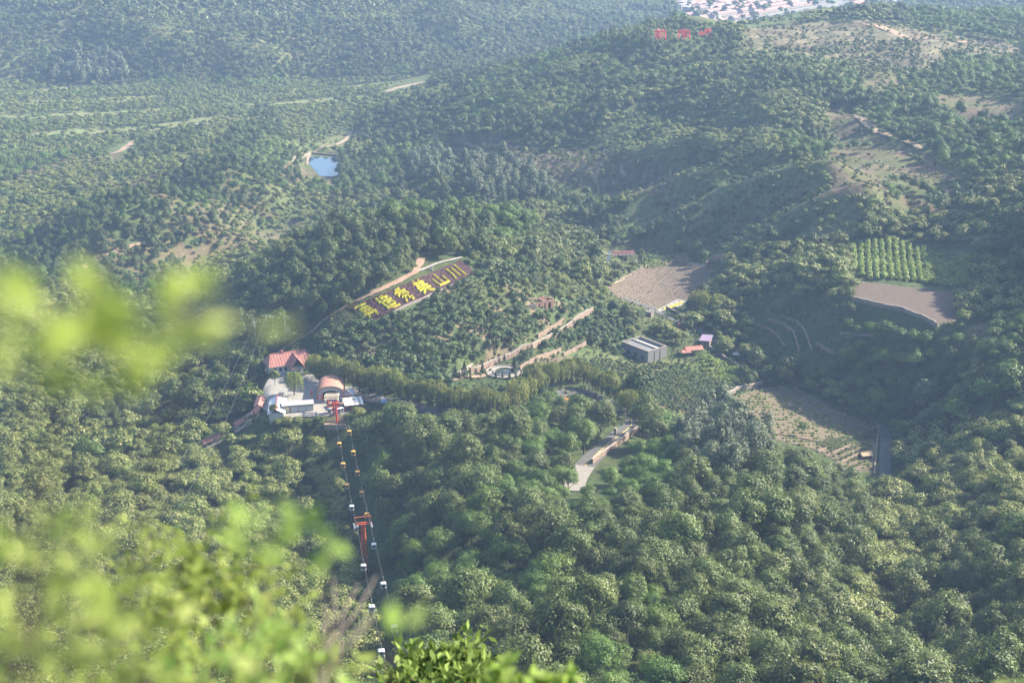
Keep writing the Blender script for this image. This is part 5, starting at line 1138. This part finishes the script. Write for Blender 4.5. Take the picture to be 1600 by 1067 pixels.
# --- bridge, hut, hedge
o=G(966,401); o.z+=1.2; L=14.5; d=Vector((1,.05,0))
t=thing('pink_bridge','footbridge with pink painted railings over the stream','bridge',o,math.atan2(d.y,d.x))
MB().box(0,0,-.6,L+1,3.0,.6).build('deck',M['concrete'],t)
for s in (-1,1):
    MB().box(0,s*1.45,.75,L+.8,.22,.3).box(0,s*1.45,.25,L+.8,.14,.4).build('railing',M['pink_rail'],t)
    for k in range(9): MB().box(-L/2+L*k/8,s*1.45,0,.3,.3,1.25).build('rail_post',M['pink_rail'],t)
for x in (-L/4,L/4): MB().box(x,0,-3.5,.6,2.4,2.9).build('pier',M['stone_dark'],t)
p=G(1014,494); t=thing('slatted_hut','small stone hut with a slatted roof beside the lane','hut',p,rad(-30))
MB().box(0,0,-1.5,3.2,3.0,3.6).build('wall',M['stone_dark'],t)
for k in range(5): MB().box(0,-1.3+k*.65,2.1,3.5,.35,.14).build('roof_slat',M['concrete'],t)
MB().box(.4,-1.55,-.2,.8,.1,1.8).build('door',M['wood'],t)
p=G(942,437); gable('white_hut','tiny white hut at the foot of the stream','hut',935,443,20,1.6,1.4,1.3,.4,'white_sheet','white',over=.2)
gable('field_hut','small shack with a pale board roof on the lower terraces','shack',1352,716,14,3.4,2.6,1.6,.8,'straw','wood',over=.3)
p=G(1233,634); t=thing('straw_heap','small brown straw heap in the terraced field','heap',p); MB().box(0,0,-.2,1.6,1.4,.7,.3,.8).box(0,0,.5,1.2,1.0,.6,.7,.35).build('stack',M['straw'],t)
# --- orange pavilion
p=G(882,641); t=thing('orange_pavilion','small pavilion with an upturned orange tiled roof among the trees','pavilion',p,rad(20)); t.scale=(.72,.72,.72)
MB().prism([(2.2*math.cos(a),2.2*math.sin(a)) for a in [k*math.pi/3 for k in range(6)]],-1,.4).build('base',M['stone_pale'],t)
for k in range(6): a=k*math.pi/3; MB().tube([(1.7*math.cos(a),1.7*math.sin(a),.3),(1.7*math.cos(a),1.7*math.sin(a),4.6)],.14,8).build('column',M['red_paint'],t)
vs=[];fs=[]
for j,(r_,z_) in enumerate(((2.9,4.5),(2.0,4.8),(1.1,5.5),(.25,6.6))):
    for k in range(12): a=k*math.pi/6; rr2=r_*(1.06 if k%2==0 else .93); vs.append((rr2*math.cos(a),rr2*math.sin(a),z_+(.45 if (k%2==0 and j==0) else 0)))
for j in range(3): fs+=[(j*12+k,j*12+(k+1)%12,(j+1)*12+(k+1)%12,(j+1)*12+k) for k in range(12)]
fs.append(tuple(range(36,48))); fs.append(tuple(range(12))[::-1])
ro=MB().add(vs,fs).build('roof',M['orange_tile'],t); MB().tube([(0,0,6.5),(0,0,7.4)],[.22,.05],6).build('finial',M['orange_tile'],ro)
# --- small white marker on the sign path, flag poles
p=G(674,423); t=thing('white_marker','small white stone marker at the top edge of the sign bed','marker',p); MB().box(0,0,-.3,1.1,.8,.7).build('base',M['stone_pale'],t); MB().box(0,0,.4,.6,.3,1.5,0,.8).build('slab',M['white'],t)
for px,py,lb in ((486,624,'red flag pole at the left corner of the station yard'),(496,630,'red banner pole just left of the station arch'),(502,630,'red post right beside the station arch')):
    p=G(px,py); t=thing('banner_pole',lb,'flagpole',p); MB().tube([(0,0,-.5),(0,0,3.4)],.06,6).build('shaft',M['steel'],t); MB().box(.28,0,1.2,.5,.06,2.0).build('banner',M['red_paint'],t)
for px,py,hh,lb in ((1035,452,4.5,'thin white pole standing in the middle of the river field'),(1112,418,4.5,'thin white pole at the stone corner wall'),(995,478,4.0,'thin white pole at the field gate'),(858,190,9,'thin white mast on the flank of the red-letter hill'),(928,160,9,'second thin white mast on the flank of the red-letter hill'),(383,478,5,'small white post in the left orchard')):
    p=G(px,py); t=thing('thin_pole',lb,'pole',p); MB().tube([(0,0,-.5),(0,0,hh)],[.12,.08],6).build('shaft',M['timber'],t); MB().bar((-.5,0,hh-.3),(.5,0,hh-.3),.1).build('crossarm',M['timber'],t)
p=G(600,628); t=thing('blue_tarpaulin','small pale blue tarpaulin heap beside the road','tarpaulin',p); MB().box(0,0,0,2.0,1.6,1.0,.3,.5).build('cover',mat('blue_tarpaulin_cloth',(0.35,0.55,0.80),.6,.15,2,.3),t)
gable('field_shed','pale blue-roofed shed on the far left flats','shed',316,199,10,7,4,2.2,.9,'grey_sheet','white')
gable('farm_shed','small red-roofed shed in the trees behind the grey building','shed',1068,514,-20,3.5,3,2,.8,'red_tile','stone',group=None)
gable('farm_shed','small reddish hut among the left chestnuts','shed',241,441,15,3.2,2.6,1.8,.7,'red_tile','stone')
# wires from the poles down the slope
for i,(a,b,lb) in enumerate(((tops[0],G(150,930)+Vector((0,0,10)),'left power line dropping across the chestnut wood'),(tops[1],G(205,960)+Vector((0,0,10)),'right power line dropping across the chestnut wood'))):
    pts=[a.lerp(b,k/14)-Vector((0,0,9*4*(k/14)*(1-k/14))) for k in range(15)]; o=MB().tube(pts,.03,4).build('power_line',M['cable']); tag(o,lb,'wire')
# ================================================================ the two signs
STROKES={
'再':[[(1,1),(9,1)],[(2.2,9.5),(2.2,3),(7.8,3),(7.8,9.5)],[(5,1),(5,7)],[(2.2,5),(7.8,5)],[(.5,7),(9.5,7)]],
'造':[[(4.8,.8),(4,2.2)],[(4.3,2),(9,2)],[(6.5,.5),(6.5,4)],[(3.5,4),(9.5,4)],[(4.5,5.2),(8.5,5.2),(8.5,7.6),(4.5,7.6),(4.5,5.2)],[(1.5,.9),(2.4,2)],[(.8,3.5),(2.4,3.5),(1.8,6),(2.2,7.5),(.8,9)],[(1.2,8.4),(2.6,8.2),(5,9.3),(9.8,9.4)]],
'秀':[[(7,.4),(3,1.2)],[(1,2.5),(9,2.5)],[(5,.9),(5,5.2)],[(5,2.7),(1,5.1)],[(5,2.7),(9,5.1)],[(2.5,6),(7,6),(6,7.7),(8.3,7.7),(7.8,9.5),(6.5,9.3)],[(4.2,6),(3.6,8),(1.5,9.7)]],
'美':[[(3,.3),(3.8,1.5)],[(7,.3),(6.2,1.5)],[(1.5,2),(8.5,2)],[(2,3.4),(8,3.4)],[(1,4.9),(9,4.9)],[(5,2),(5,4.9)],[(.8,6.7),(9.2,6.7)],[(5,5.2),(4.4,7.4),(1,9.7)],[(5,6.7),(6.5,8.6),(9.3,9.7)]],
'山':[[(5,.8),(5,8.4)],[(1.4,4),(1.4,8.6),(8.6,8.6),(8.6,4)]],
'川':[[(1.8,1.3),(1.8,6),(.8,9.5)],[(5,2),(5,8.6)],[(8.3,.8),(8.3,9.6)]],
'前':[[(3,.3),(3.7,1.5)],[(7,.3),(6.3,1.5)],[(.5,2),(9.5,2)],[(1.7,9.6),(1.7,3.4),(4.6,3.4),(4.6,9.6)],[(1.7,5.3),(4.6,5.3)],[(1.7,7.2),(4.6,7.2)],[(6.4,3.6),(6.4,7.6)],[(8.6,3),(8.6,9.6),(7.5,9)]],
'南':[[(1,1.8),(9,1.8)],[(5,.2),(5,3.6)],[(1.2,9.8),(1.2,3.6),(8.8,3.6),(8.8,9.8)],[(3.6,4.2),(4.1,5.2)],[(6.4,4.2),(5.9,5.2)],[(3,5.9),(7,5.9)],[(2.6,7.4),(7.4,7.4)],[(5,5.9),(5,9.6)]],
'峪':[[(2,2),(2,7)],[(.5,4),(.5,7),(3.5,7),(3.5,4)],[(6,.6),(4.5,2.6)],[(7.5,.6),(9.2,2.6)],[(6.8,2),(4,5.6)],[(6.8,2),(9.8,5.6)],[(5.2,6.2),(8.5,6.2),(8.5,9.4),(5.2,9.4),(5.2,6.2)]]}
# bed corners on the ground
NU,NVB=36,8
_BG=[[G(*( (544+177*i/NU)*(1-j/NVB)+(577+168*i/NU)*j/NVB, (482-74.5*i/NU)*(1-j/NVB)+(504-76*i/NU)*j/NVB )) for i in range(NU+1)] for j in range(NVB+1)]
def bed(u,v):
    a=min(max(u,0),.9999)*NU; b=min(max(v,0),.9999)*NVB; i,j=int(a),int(b); a-=i; b-=j
    return (_BG[j][i]*(1-a)+_BG[j][i+1]*a)*(1-b)+(_BG[j+1][i]*(1-a)+_BG[j+1][i+1]*a)*b
LEAF['hedge']=leaf_mat('golden_privet',(0.46,0.43,0.022),(0.78,0.70,0.04),None,.25,.1)
LEAF['barberry']=leaf_mat('purple_barberry',(0.095,0.044,0.042),(0.175,0.092,0.084),None,.2,.1)
def leaf_cloud(name,C,N,size,lm,parent=None,rg=None):
    rg=rg or RNG; V=leaf_quads(C,N/ (np.linalg.norm(N,axis=1,keepdims=True)+1e-9),size,.7,rg)
    me=np_mesh(name,V,np.arange(len(V)).reshape(-1,4),[LEAF[lm]],attrs={'tone':('FLOAT',np.repeat(rg.uniform(0,1,len(C)),4).astype(np.float32))})
    o=bpy.data.objects.new(name,me); COL.objects.link(o); o.parent=parent; return o
V_=[[tuple(_BG[j][i]) for i in range(NU+1)] for j in range(NVB+1)]; V_=np.array(V_).reshape(-1,3); V_[:,2]=h(V_[:,0],V_[:,1])+.22
o=bpy.data.objects.new('sign_bed',np_mesh('sign_bed',V_,[(j*(NU+1)+i,(j+1)*(NU+1)+i,(j+1)*(NU+1)+i+1,j*(NU+1)+i+1) for j in range(NVB) for i in range(NU)],[mat('maroon_mulch',(0.085,0.048,0.045),.95,.3,.8,.3)],smooth=True)); COL.objects.link(o); tag(o,'dark maroon planted bed of the hillside sign',None,None,'structure')
n=26000; U=RNG.uniform(0,1,n); Vv=RNG.uniform(0,1,n)
C=np.array([tuple(bed(a,b)) for a,b in zip(U,Vv)]); C[:,2]=h(C[:,0],C[:,1])+.15+RNG.uniform(0,.45,n)*(0.6+.4*vnoise(C[:,0],C[:,1],1.1,31))
o=leaf_cloud('barberry_groundcover',C,np.c_[RNG.normal(size=(n,2))*.6,np.ones(n)],.16,'barberry'); tag(o,'dark purple barberry planting of the hillside sign',None,None,'stuff')
CH=[('再',.073,'bottom-left clipped shrub character of the sign, 再'),('造',.253,'second clipped shrub character of the sign, 造'),('秀',.404,'third clipped shrub character of the sign, 秀'),('美',.575,'fourth clipped shrub character of the sign, 美'),('山',.728,'fifth clipped shrub character of the sign, 山'),('川',.878,'topmost clipped shrub character of the sign, 川')]
for ch,uc,lb in CH:
    c=bed(uc,.5); c.z=ground(c.x,c.y); t=thing('shrub_character',lb,'hedge',c,0,'clipped shrub characters of the sign')
    for st in STROKES[ch]:
        P=[]
        for a,b in st:
            q=bed(uc+(a-5)/10*.118,.08+b/10*.84); P.append(q)
        cs=[];ns=[]
        for a,b in zip(P,P[1:]):
            L=(b-a).length; k=int(L*150)+30
            tt=RNG.uniform(0,1,k); base=np.array(a)[None,:]*(1-tt[:,None])+np.array(b)[None,:]*tt[:,None]
            d=(b-a).normalized(); s=np.array([d.y,-d.x,0]); an=RNG.uniform(0,math.pi,k); r_=.42*RNG.uniform(.8,1.08,k)
            off=s[None,:]*(np.cos(an)*r_)[:,None]; cs.append(base+off+np.c_[np.zeros((k,2)),np.sin(an)*.6+.25]); ns.append(s[None,:]*np.cos(an)[:,None]+np.c_[np.zeros((k,2)),np.sin(an)+.2]+RNG.normal(size=(k,3))*.25)
        C=np.concatenate(cs); N=np.concatenate(ns)
        C[:,2]=h(C[:,0],C[:,1])+.3+np.abs(N[:,2])/ (np.linalg.norm(N,axis=1)+1e-9)*.55+RNG.uniform(-.1,.1,len(C))
        leaf_cloud('stroke',C-np.array(tuple(c)),N,.15,'hedge',t)
M['red_letter']=mat('red_letter_paint',(0.62,0.06,0.055),.7,.12,.5)
for ch,px,py,lb in (('前',1032,63.5,'left red hillside character 前 on the far hill'),('南',1069,63,'middle red hillside character 南 on the far hill'),('峪',1102,62,'right red hillside character 峪 on the far hill')):
    p=G(px,py); p.z+=2.2; t=thing('red_character',lb,'sign',p,0,'red hillside characters')
    S=.86; tilt=Matrix.Rotation(rad(-38),4,'X')
    for st in STROKES[ch]:
        mb=MB()
        for a,b in zip(st,st[1:]):
            A=tilt@Vector(((a[0]-5)*S*1.12,0,(10-a[1])*S*.95-2)); B=tilt@Vector(((b[0]-5)*S*1.12,0,(10-b[1])*S*.95-2)); mb.bar(A,B,.95,.95)
        mb.build('stroke',M['red_letter'],t)
    for x in (-3.5,3.5): MB().bar((x,.6,-8),(x*.9,2.2,2.5),.25).build('prop',M['steel'],t)
# yellow hedge of the field yard
P0,P1=G(1036,484),G(1066,474); C=[];
tt=RNG.uniform(0,1,1600); C=np.array(P0)[None]*(1-tt[:,None])+np.array(P1)[None]*tt[:,None]; an=RNG.uniform(0,math.pi,1600); dd=(P1-P0).normalized(); C[:,0]+=np.cos(an)*.6*dd.y; C[:,1]-=np.cos(an)*.6*dd.x; N=np.c_[np.cos(an)*dd.y,-np.cos(an)*dd.x,np.sin(an)]+RNG.normal(size=(1600,3))*.25
C[:,2]=h(C[:,0],C[:,1])+.2+np.sin(an)*.8
o=leaf_cloud('clipped_hedge',C-np.array(tuple(P0)),N,.15,'hedge'); o.location=P0; tag(o,'golden-yellow clipped hedge at the edge of the river field','hedge')
# ================================================================ far town
M['t_red']=mat('town_red_roof',(0.27,0.145,0.12),.7,.2,.1); M['t_pink']=mat('town_faded_roof',(0.30,0.185,0.155),.7,.2,.1); M['t_grey']=mat('town_grey_roof',(0.26,0.24,0.22),.8,.2,.1); M['t_wall']=mat('town_white_wall',(0.34,0.31,0.28),.8,.12,.1)
M['t_street']=mat('town_street',(0.17,0.155,0.125),.9,.2,.05)
HOUSEMESH={}
def house_proto(k):
    if k in HOUSEMESH: return HOUSEMESH[k]
    L,D,Hh,rise,rm=[(13,8,5,2.4,'t_red'),(11,8,4.5,2.2,'t_pink'),(10,7.5,4.2,1.8,'t_grey'),(14,9,6,.4,'t_wall')][k]
    w=MB().box(0,0,-1.5,L,D,Hh+1.5).build('wall',M['t_wall']); X=L/2+.1; Y=D/2+.6
    r=MB().add([(-X,-Y,Hh),(X,-Y,Hh),(X,0,Hh+rise),(-X,0,Hh+rise),(X,Y,Hh),(-X,Y,Hh)],[(0,1,2,3),(3,2,4,5),(0,3,5),(1,4,2),(0,5,4,1)]).build('roof',M[rm])
    g=[]
    for j in range(4): g.append(((j-1.5)*L*.23,-D/2-.03))
    win=MB()
    for x,y in g: win.box(x,y,1.2,1.6,.12,1.9)
    ww=win.build('window_row',M['glass'])
    HOUSEMESH[k]=(w.data,r.data,ww.data)
    for o in (w,r,ww): bpy.data.objects.remove(o)
    return HOUSEMESH[k]
def house(x,y,rz,k,label,group,s=1.0):
    t=thing('town_house',label,'house',(x,y,ground(x,y)),rz,group); t.scale=(s,s,s)
    for nm,me in zip(('wall','roof','window_row'),house_proto(k)): o=bpy.data.objects.new(nm,me); COL.objects.link(o); o.parent=t
def pz(px,py): x,y=at_z(px,py,3.0); return Vector((float(x),float(y),0))
A=pz(1118,35.5); B=pz(1282,5.5); d=B-A; ang=math.atan2(d.y,d.x); nrm=Vector((-d.normalized().y,d.normalized().x,0))
if nrm.y<0: nrm=-nrm
rg=random.Random(9)
ROWLAB=['nearest','second','third','fourth','fifth','sixth','seventh','eighth']
for r_ in range(8):
    a=A+nrm*r_*23+d*(-.02*r_); L=d.length*(1.0 if r_<3 else .9)
    for k in range(int(L/13.4)):
        if rg.random()<.08: continue
        q=a+d.normalized()*(k*13.4); px,py,_=project(q.x,q.y,5)
        if -30<py<60 and 1075<px<1335: house(q.x,q.y,ang,0 if rg.random()<.8 else 1,'%s red-roofed house from the left in the %s long town row'%(ORDW[k],ROWLAB[r_]),'%s terrace row of the town'%ROWLAB[r_])
for r_,(pa,pb) in enumerate((((1345,16),(1425,3)),((1337,13),(1412,1)),((1334,8.5),(1400,-2)))):
    a,b=pz(*pa),pz(*pb); dd=b-a; an=math.atan2(dd.y,dd.x)
    for k in range(int(dd.length/13.4)): q=a+dd.normalized()*k*13.4; house(q.x,q.y,an,3 if r_==0 else 0,'%s %s house from the left in the %s right-end town row'%(ORDW[k],'pale flat-roofed' if r_==0 else 'red-roofed',('nearest','middle','farthest')[r_]),'right end rows of the town %d'%r_ if False else ('pale right end row of the town' if r_==0 else 'red right end rows of the town'))
for li,py in enumerate(np.arange(33,-4,-4.2)):
    oc=0
    for px in np.arange(1066,1190,11):
        if px>1235-py*3.6 or px<1060+max(0,(py-14))*1.8: continue
        if rg.random()<.18: continue
        q=pz(px+rg.uniform(-3,3),py+rg.uniform(-1.2,1.2)); k=rg.choice([1,2,2,3]); oc+=1; house(q.x,q.y,ang+rg.choice([0,0,1.57])+rg.uniform(-.12,.12),k,'%s house, %s, from the left in the %s old-town line'%(ORDW[oc-1],{1:'faded red roof',2:'grey roof',3:'flat white roof'}[k],ROWLAB[min(li,7)] if li<8 else 'farthest'),'old quarter of the town',rg.uniform(.8,1.1))
W=[pz(1058,18),pz(1105,40),pz(1330,8),pz(1415,8),pz(1420,-8),pz(1250,-20),pz(1058,-12)]
X,Y=np.meshgrid(np.linspace(min(w.x for w in W),max(w.x for w in W),60),np.linspace(min(w.y for w in W),max(w.y for w in W),60))
ii=np.arange(3600).reshape(60,60); ins=inpoly(X,Y,[(w.x,w.y) for w in W]); kp=ins[:-1,:-1]&ins[1:,:-1]&ins[:-1,1:]&ins[1:,1:]
F=np.stack([ii[:-1,:-1],ii[:-1,1:],ii[1:,1:],ii[1:,:-1]],-1)[kp]
us=np.unique(F); rm=np.full(3600,-1); rm[us]=np.arange(len(us))
me=np_mesh('town_streets',np.stack([X,Y,h(X,Y)+.4],-1).reshape(-1,3)[us],rm[F],[M['t_street']],smooth=True); o=bpy.data.objects.new('town_streets',me); COL.objects.link(o); tag(o,'pale streets and yards of the far town',None,None,'structure')
if 'N' not in DEV:
    n=160; px=RNG.uniform(1060,1420,n); py=RNG.uniform(-6,36,n); m=(py<46-(px-1110)*.12)&(py>-20); 
    XY=np.array([tuple(pz(a,b))[:2] for a,b in zip(px[m],py[m])]); scatter_object('town_greenery','darkoak',XY[:,0],XY[:,1],h(XY[:,0],XY[:,1]),RNG.uniform(.8,1.5,(len(XY),1))*np.ones((1,3)),2*NV+RNG.integers(0,NV,len(XY)),'trees between the houses of the far town')
# ================================================================ shrubs in front of the viewer
LEAF['near']=leaf_mat('backlit_young_leaves',(0.25,0.36,0.07),(0.42,0.51,0.16),None,.55,.1,.6,.2)
LEAF['near2']=leaf_mat('backlit_green_leaves',(0.20,0.28,0.05),(0.35,0.42,0.12),None,.5,.1,.6,.2)
LEAF['near3']=leaf_mat('dark_glossy_leaves',(0.095,0.15,0.03),(0.20,0.27,0.07),None,.3,.2,.6,.12)
def at_d(px,py,d):
    v=Vector(tuple(float(c) for c in ray(px,py))); v.normalize(); return Vector((0,0,200))+v*d
def leaflets(C,D,size,rg):
    """long leaf quads pointing along D"""
    n=len(C); U=D/(np.linalg.norm(D,axis=1,keepdims=True)+1e-9); a=rg.normal(size=(n,3)); W=np.cross(U,a); W/=np.linalg.norm(W,axis=1,keepdims=True)+1e-9
    L=size*rg.uniform(.7,1.3,(n,1)); P=np.stack([C,C+U*L*.5+W*L*.24,C+U*L,C+U*L*.5-W*L*.24],1); return P.reshape(-1,3)
def near_shrub(name,label,basexy,tips,leaf,lm,twigs,per,spread,seed,stem=.012,up=.25):
    rg=np.random.default_rng(seed); bx,by=basexy; b=Vector((bx,by,ground(bx,by)-.1)); t=thing(name,label,'shrub',b)
    st=MB(); Cs=[];Ds=[]
    for px,py,d in tips:
        p=at_d(px,py,d)-b; r0=spread*rg.uniform(.8,1.2)
        mid=p*.55+Vector((rg.uniform(-.1,.1),rg.uniform(-.1,.1),p.z*.12)); st.tube([(0,0,0),mid,p-Vector((0,0,r0*.6)),p],[stem*2,stem*1.3,stem*.8,stem*.3],5,False)
        for k in range(twigs):
            dv=rg.normal(size=3); dv/=np.linalg.norm(dv); dv[2]=abs(dv[2])*.5+up*rg.uniform(-.5,1.2)
            s0=np.array(tuple(p))-np.array([0,0,r0*.5])*rg.uniform(0,1); e=s0+dv*r0*rg.uniform(.6,1.1); st.tube([tuple(s0),tuple((s0+e)/2+[0,0,.01]),tuple(e)],[stem*.5,stem*.35,stem*.15],4,False)
            q=rg.uniform(.15,1.05,per)[:,None]; C=s0[None]*(1-q)+e[None]*q+rg.normal(size=(per,3))*r0*.04
            side=rg.normal(size=(per,3)); Cs.append(C); Ds.append(dv[None]*.6+side*.75)
    C=np.concatenate(Cs); D=np.concatenate(Ds); V=leaflets(C,D,leaf,rg)
    st.build('branchwork',M['bark'],t)
    me=np_mesh('foliage',V,np.arange(len(V)).reshape(-1,4),[LEAF[lm]],attrs={'tone':('FLOAT',np.repeat(rg.uniform(0,1,len(C)),4).astype(np.float32))})
    o=bpy.data.objects.new('foliage',me); COL.objects.link(o); o.parent=t; o['kind']='stuff'
    return t
if 'N' not in DEV:
    near_shrub('near_twig','very blurred yellow-green twig tips at the left edge',(-.6,.75),[(20,452,.74),(60,500,.74),(128,455,.76),(145,492,.76),(100,535,.74),(165,535,.76),(225,500,.78),(272,492,.78),(312,480,.78),(40,570,.74),(190,588,.76),(75,470,.75)],.025,'near',3,2,.027,1,.0008)
    near_shrub('near_twig','blurred yellow-green shrub filling the lower left corner',(-.9,1.2),[(15,890,1.2),(60,860,1.2),(105,835,1.25),(45,950,1.2),(120,920,1.25),(20,1010,1.2),(90,1000,1.2),(160,960,1.3),(150,1040,1.3),(50,1060,1.2),(215,1020,1.4),(230,1062,1.4),(110,1062,1.25),(150,875,1.3),(200,850,1.4)],.030,'near',3,3,.075,2,.0012)
    near_shrub('near_twig','blurred twig tips left of the cable line',(-.3,1.0),[(400,852,1.25),(432,840,1.25),(462,826,1.25),(510,862,1.25),(608,990,1.25)],.03,'near',2,3,.02,3,.0012)
    near_shrub('near_shrub','half-sharp leafy shrub at the lower left',(-1.3,3.4),[(300,840,3.26),(330,862,3.20),(352,905,3.13),(300,935,3.13),(392,935,3.13),(262,962,3.06),(342,975,3.06),(425,962,3.06),(292,1012,2.99),(372,1022,2.99),(452,1012,2.99),(332,1060,2.92),(422,1060,2.92),(242,1042,2.92),(282,885,3.20),(205,935,3.13),(182,1002,2.99),(372,885,3.20),(495,1050,2.92),(230,880,3.20),(150,1050,2.92)],.032,'near2',7,8,.15,4,.003)
    near_shrub('near_twig','soft yellow-green shrub along the bottom edge',(-.6,2.1),[(350,1045,2.0),(400,1010,2.1),(440,1045,2.0),(490,1058,2.0),(390,1062,2.0),(310,1020,2.1),(460,1010,2.1),(270,1060,2.0)],.034,'near',4,4,.085,5,.0016)
    near_shrub('near_shrub','sharp dark green bush at the bottom edge right of the cable',(-1.6,15),[(655,1049,13),(690,1044,13),(725,1034,13),(690,1074,12.5),(740,1074,12.5),(640,1076,12.5),(715,1054,12.8),(660,1069,12.6)],.11,'near3',26,18,.34,6,.02)
    near_shrub('near_twig','bright shoots at the bottom edge beside the dark bush',(.1,4.2),[(800,1062,4.0),(840,1066,4.0),(770,1068,4.0),(870,1070,4.0)],.06,'near2',6,10,.06,7,.005)
    near_shrub('near_twig','single blurred leaf tip in the lower right corner',(.72,1.9),[(1572,1060,2.0)],.035,'near',2,1,.02,8,.0015)
    # bare dead branches
    b=Vector((-.75,3.1,ground(-.75,3.1)-.1)); t=thing('dead_branch','bare grey dead branches beside the lower gondolas','branch',b); mb=MB(); rg=random.Random(3)
    for px,py in ((505,925),(522,905),(560,912),(588,900),(512,955)):
        p=at_d(px,py,3.0)-b; r=at_d(525+rg.uniform(-25,25),1020,2.9)-b; mb.tube([(0,0,0),r,r.lerp(p,.5)+Vector((rg.uniform(-.02,.02),0,0)),p],[.005,.0028,.002,.001],5,False)
    mb.build('twig_tangle',mat('dead_wood',(0.24,0.19,0.16),.9,.2,5),t)
    b=Vector((-.25,1.9,ground(-.25,1.9)-.1)); t=thing('bare_twig','pale slanting bare twig in front of the lower cabins','branch',b)
    MB().tube([(0,0,0),at_d(500,1060,1.75)-b,at_d(548,1000,1.75)-b,at_d(582,958,1.75)-b],[.008,.0045,.004,.003],6,False).build('shaft',mat('pale_twig',(0.36,0.31,0.20),.9,.15,5),t)
# ================================================================ air
zlo=float(TZ.min())-1.5; zhi=max(float(TZ.max()),205.0)+14
m=bpy.data.materials.new('valley_haze'); m.use_nodes=True; nt=m.node_tree; nt.nodes.clear()
out=nt.nodes.new('ShaderNodeOutputMaterial'); pv=nt.nodes.new('ShaderNodeVolumePrincipled'); pv.inputs['Color'].default_value=(0.44,0.64,1.0,1); pv.inputs['Density'].default_value=HAZE; pv.inputs['Anisotropy'].default_value=0.0
nt.links.new(pv.outputs[0],out.inputs['Volume'])
o=MB().box(0,1750,zlo,7600,3950,zhi-zlo).build('haze',m); tag(o,'thin blue haze filling the valley',None,None,'stuff')
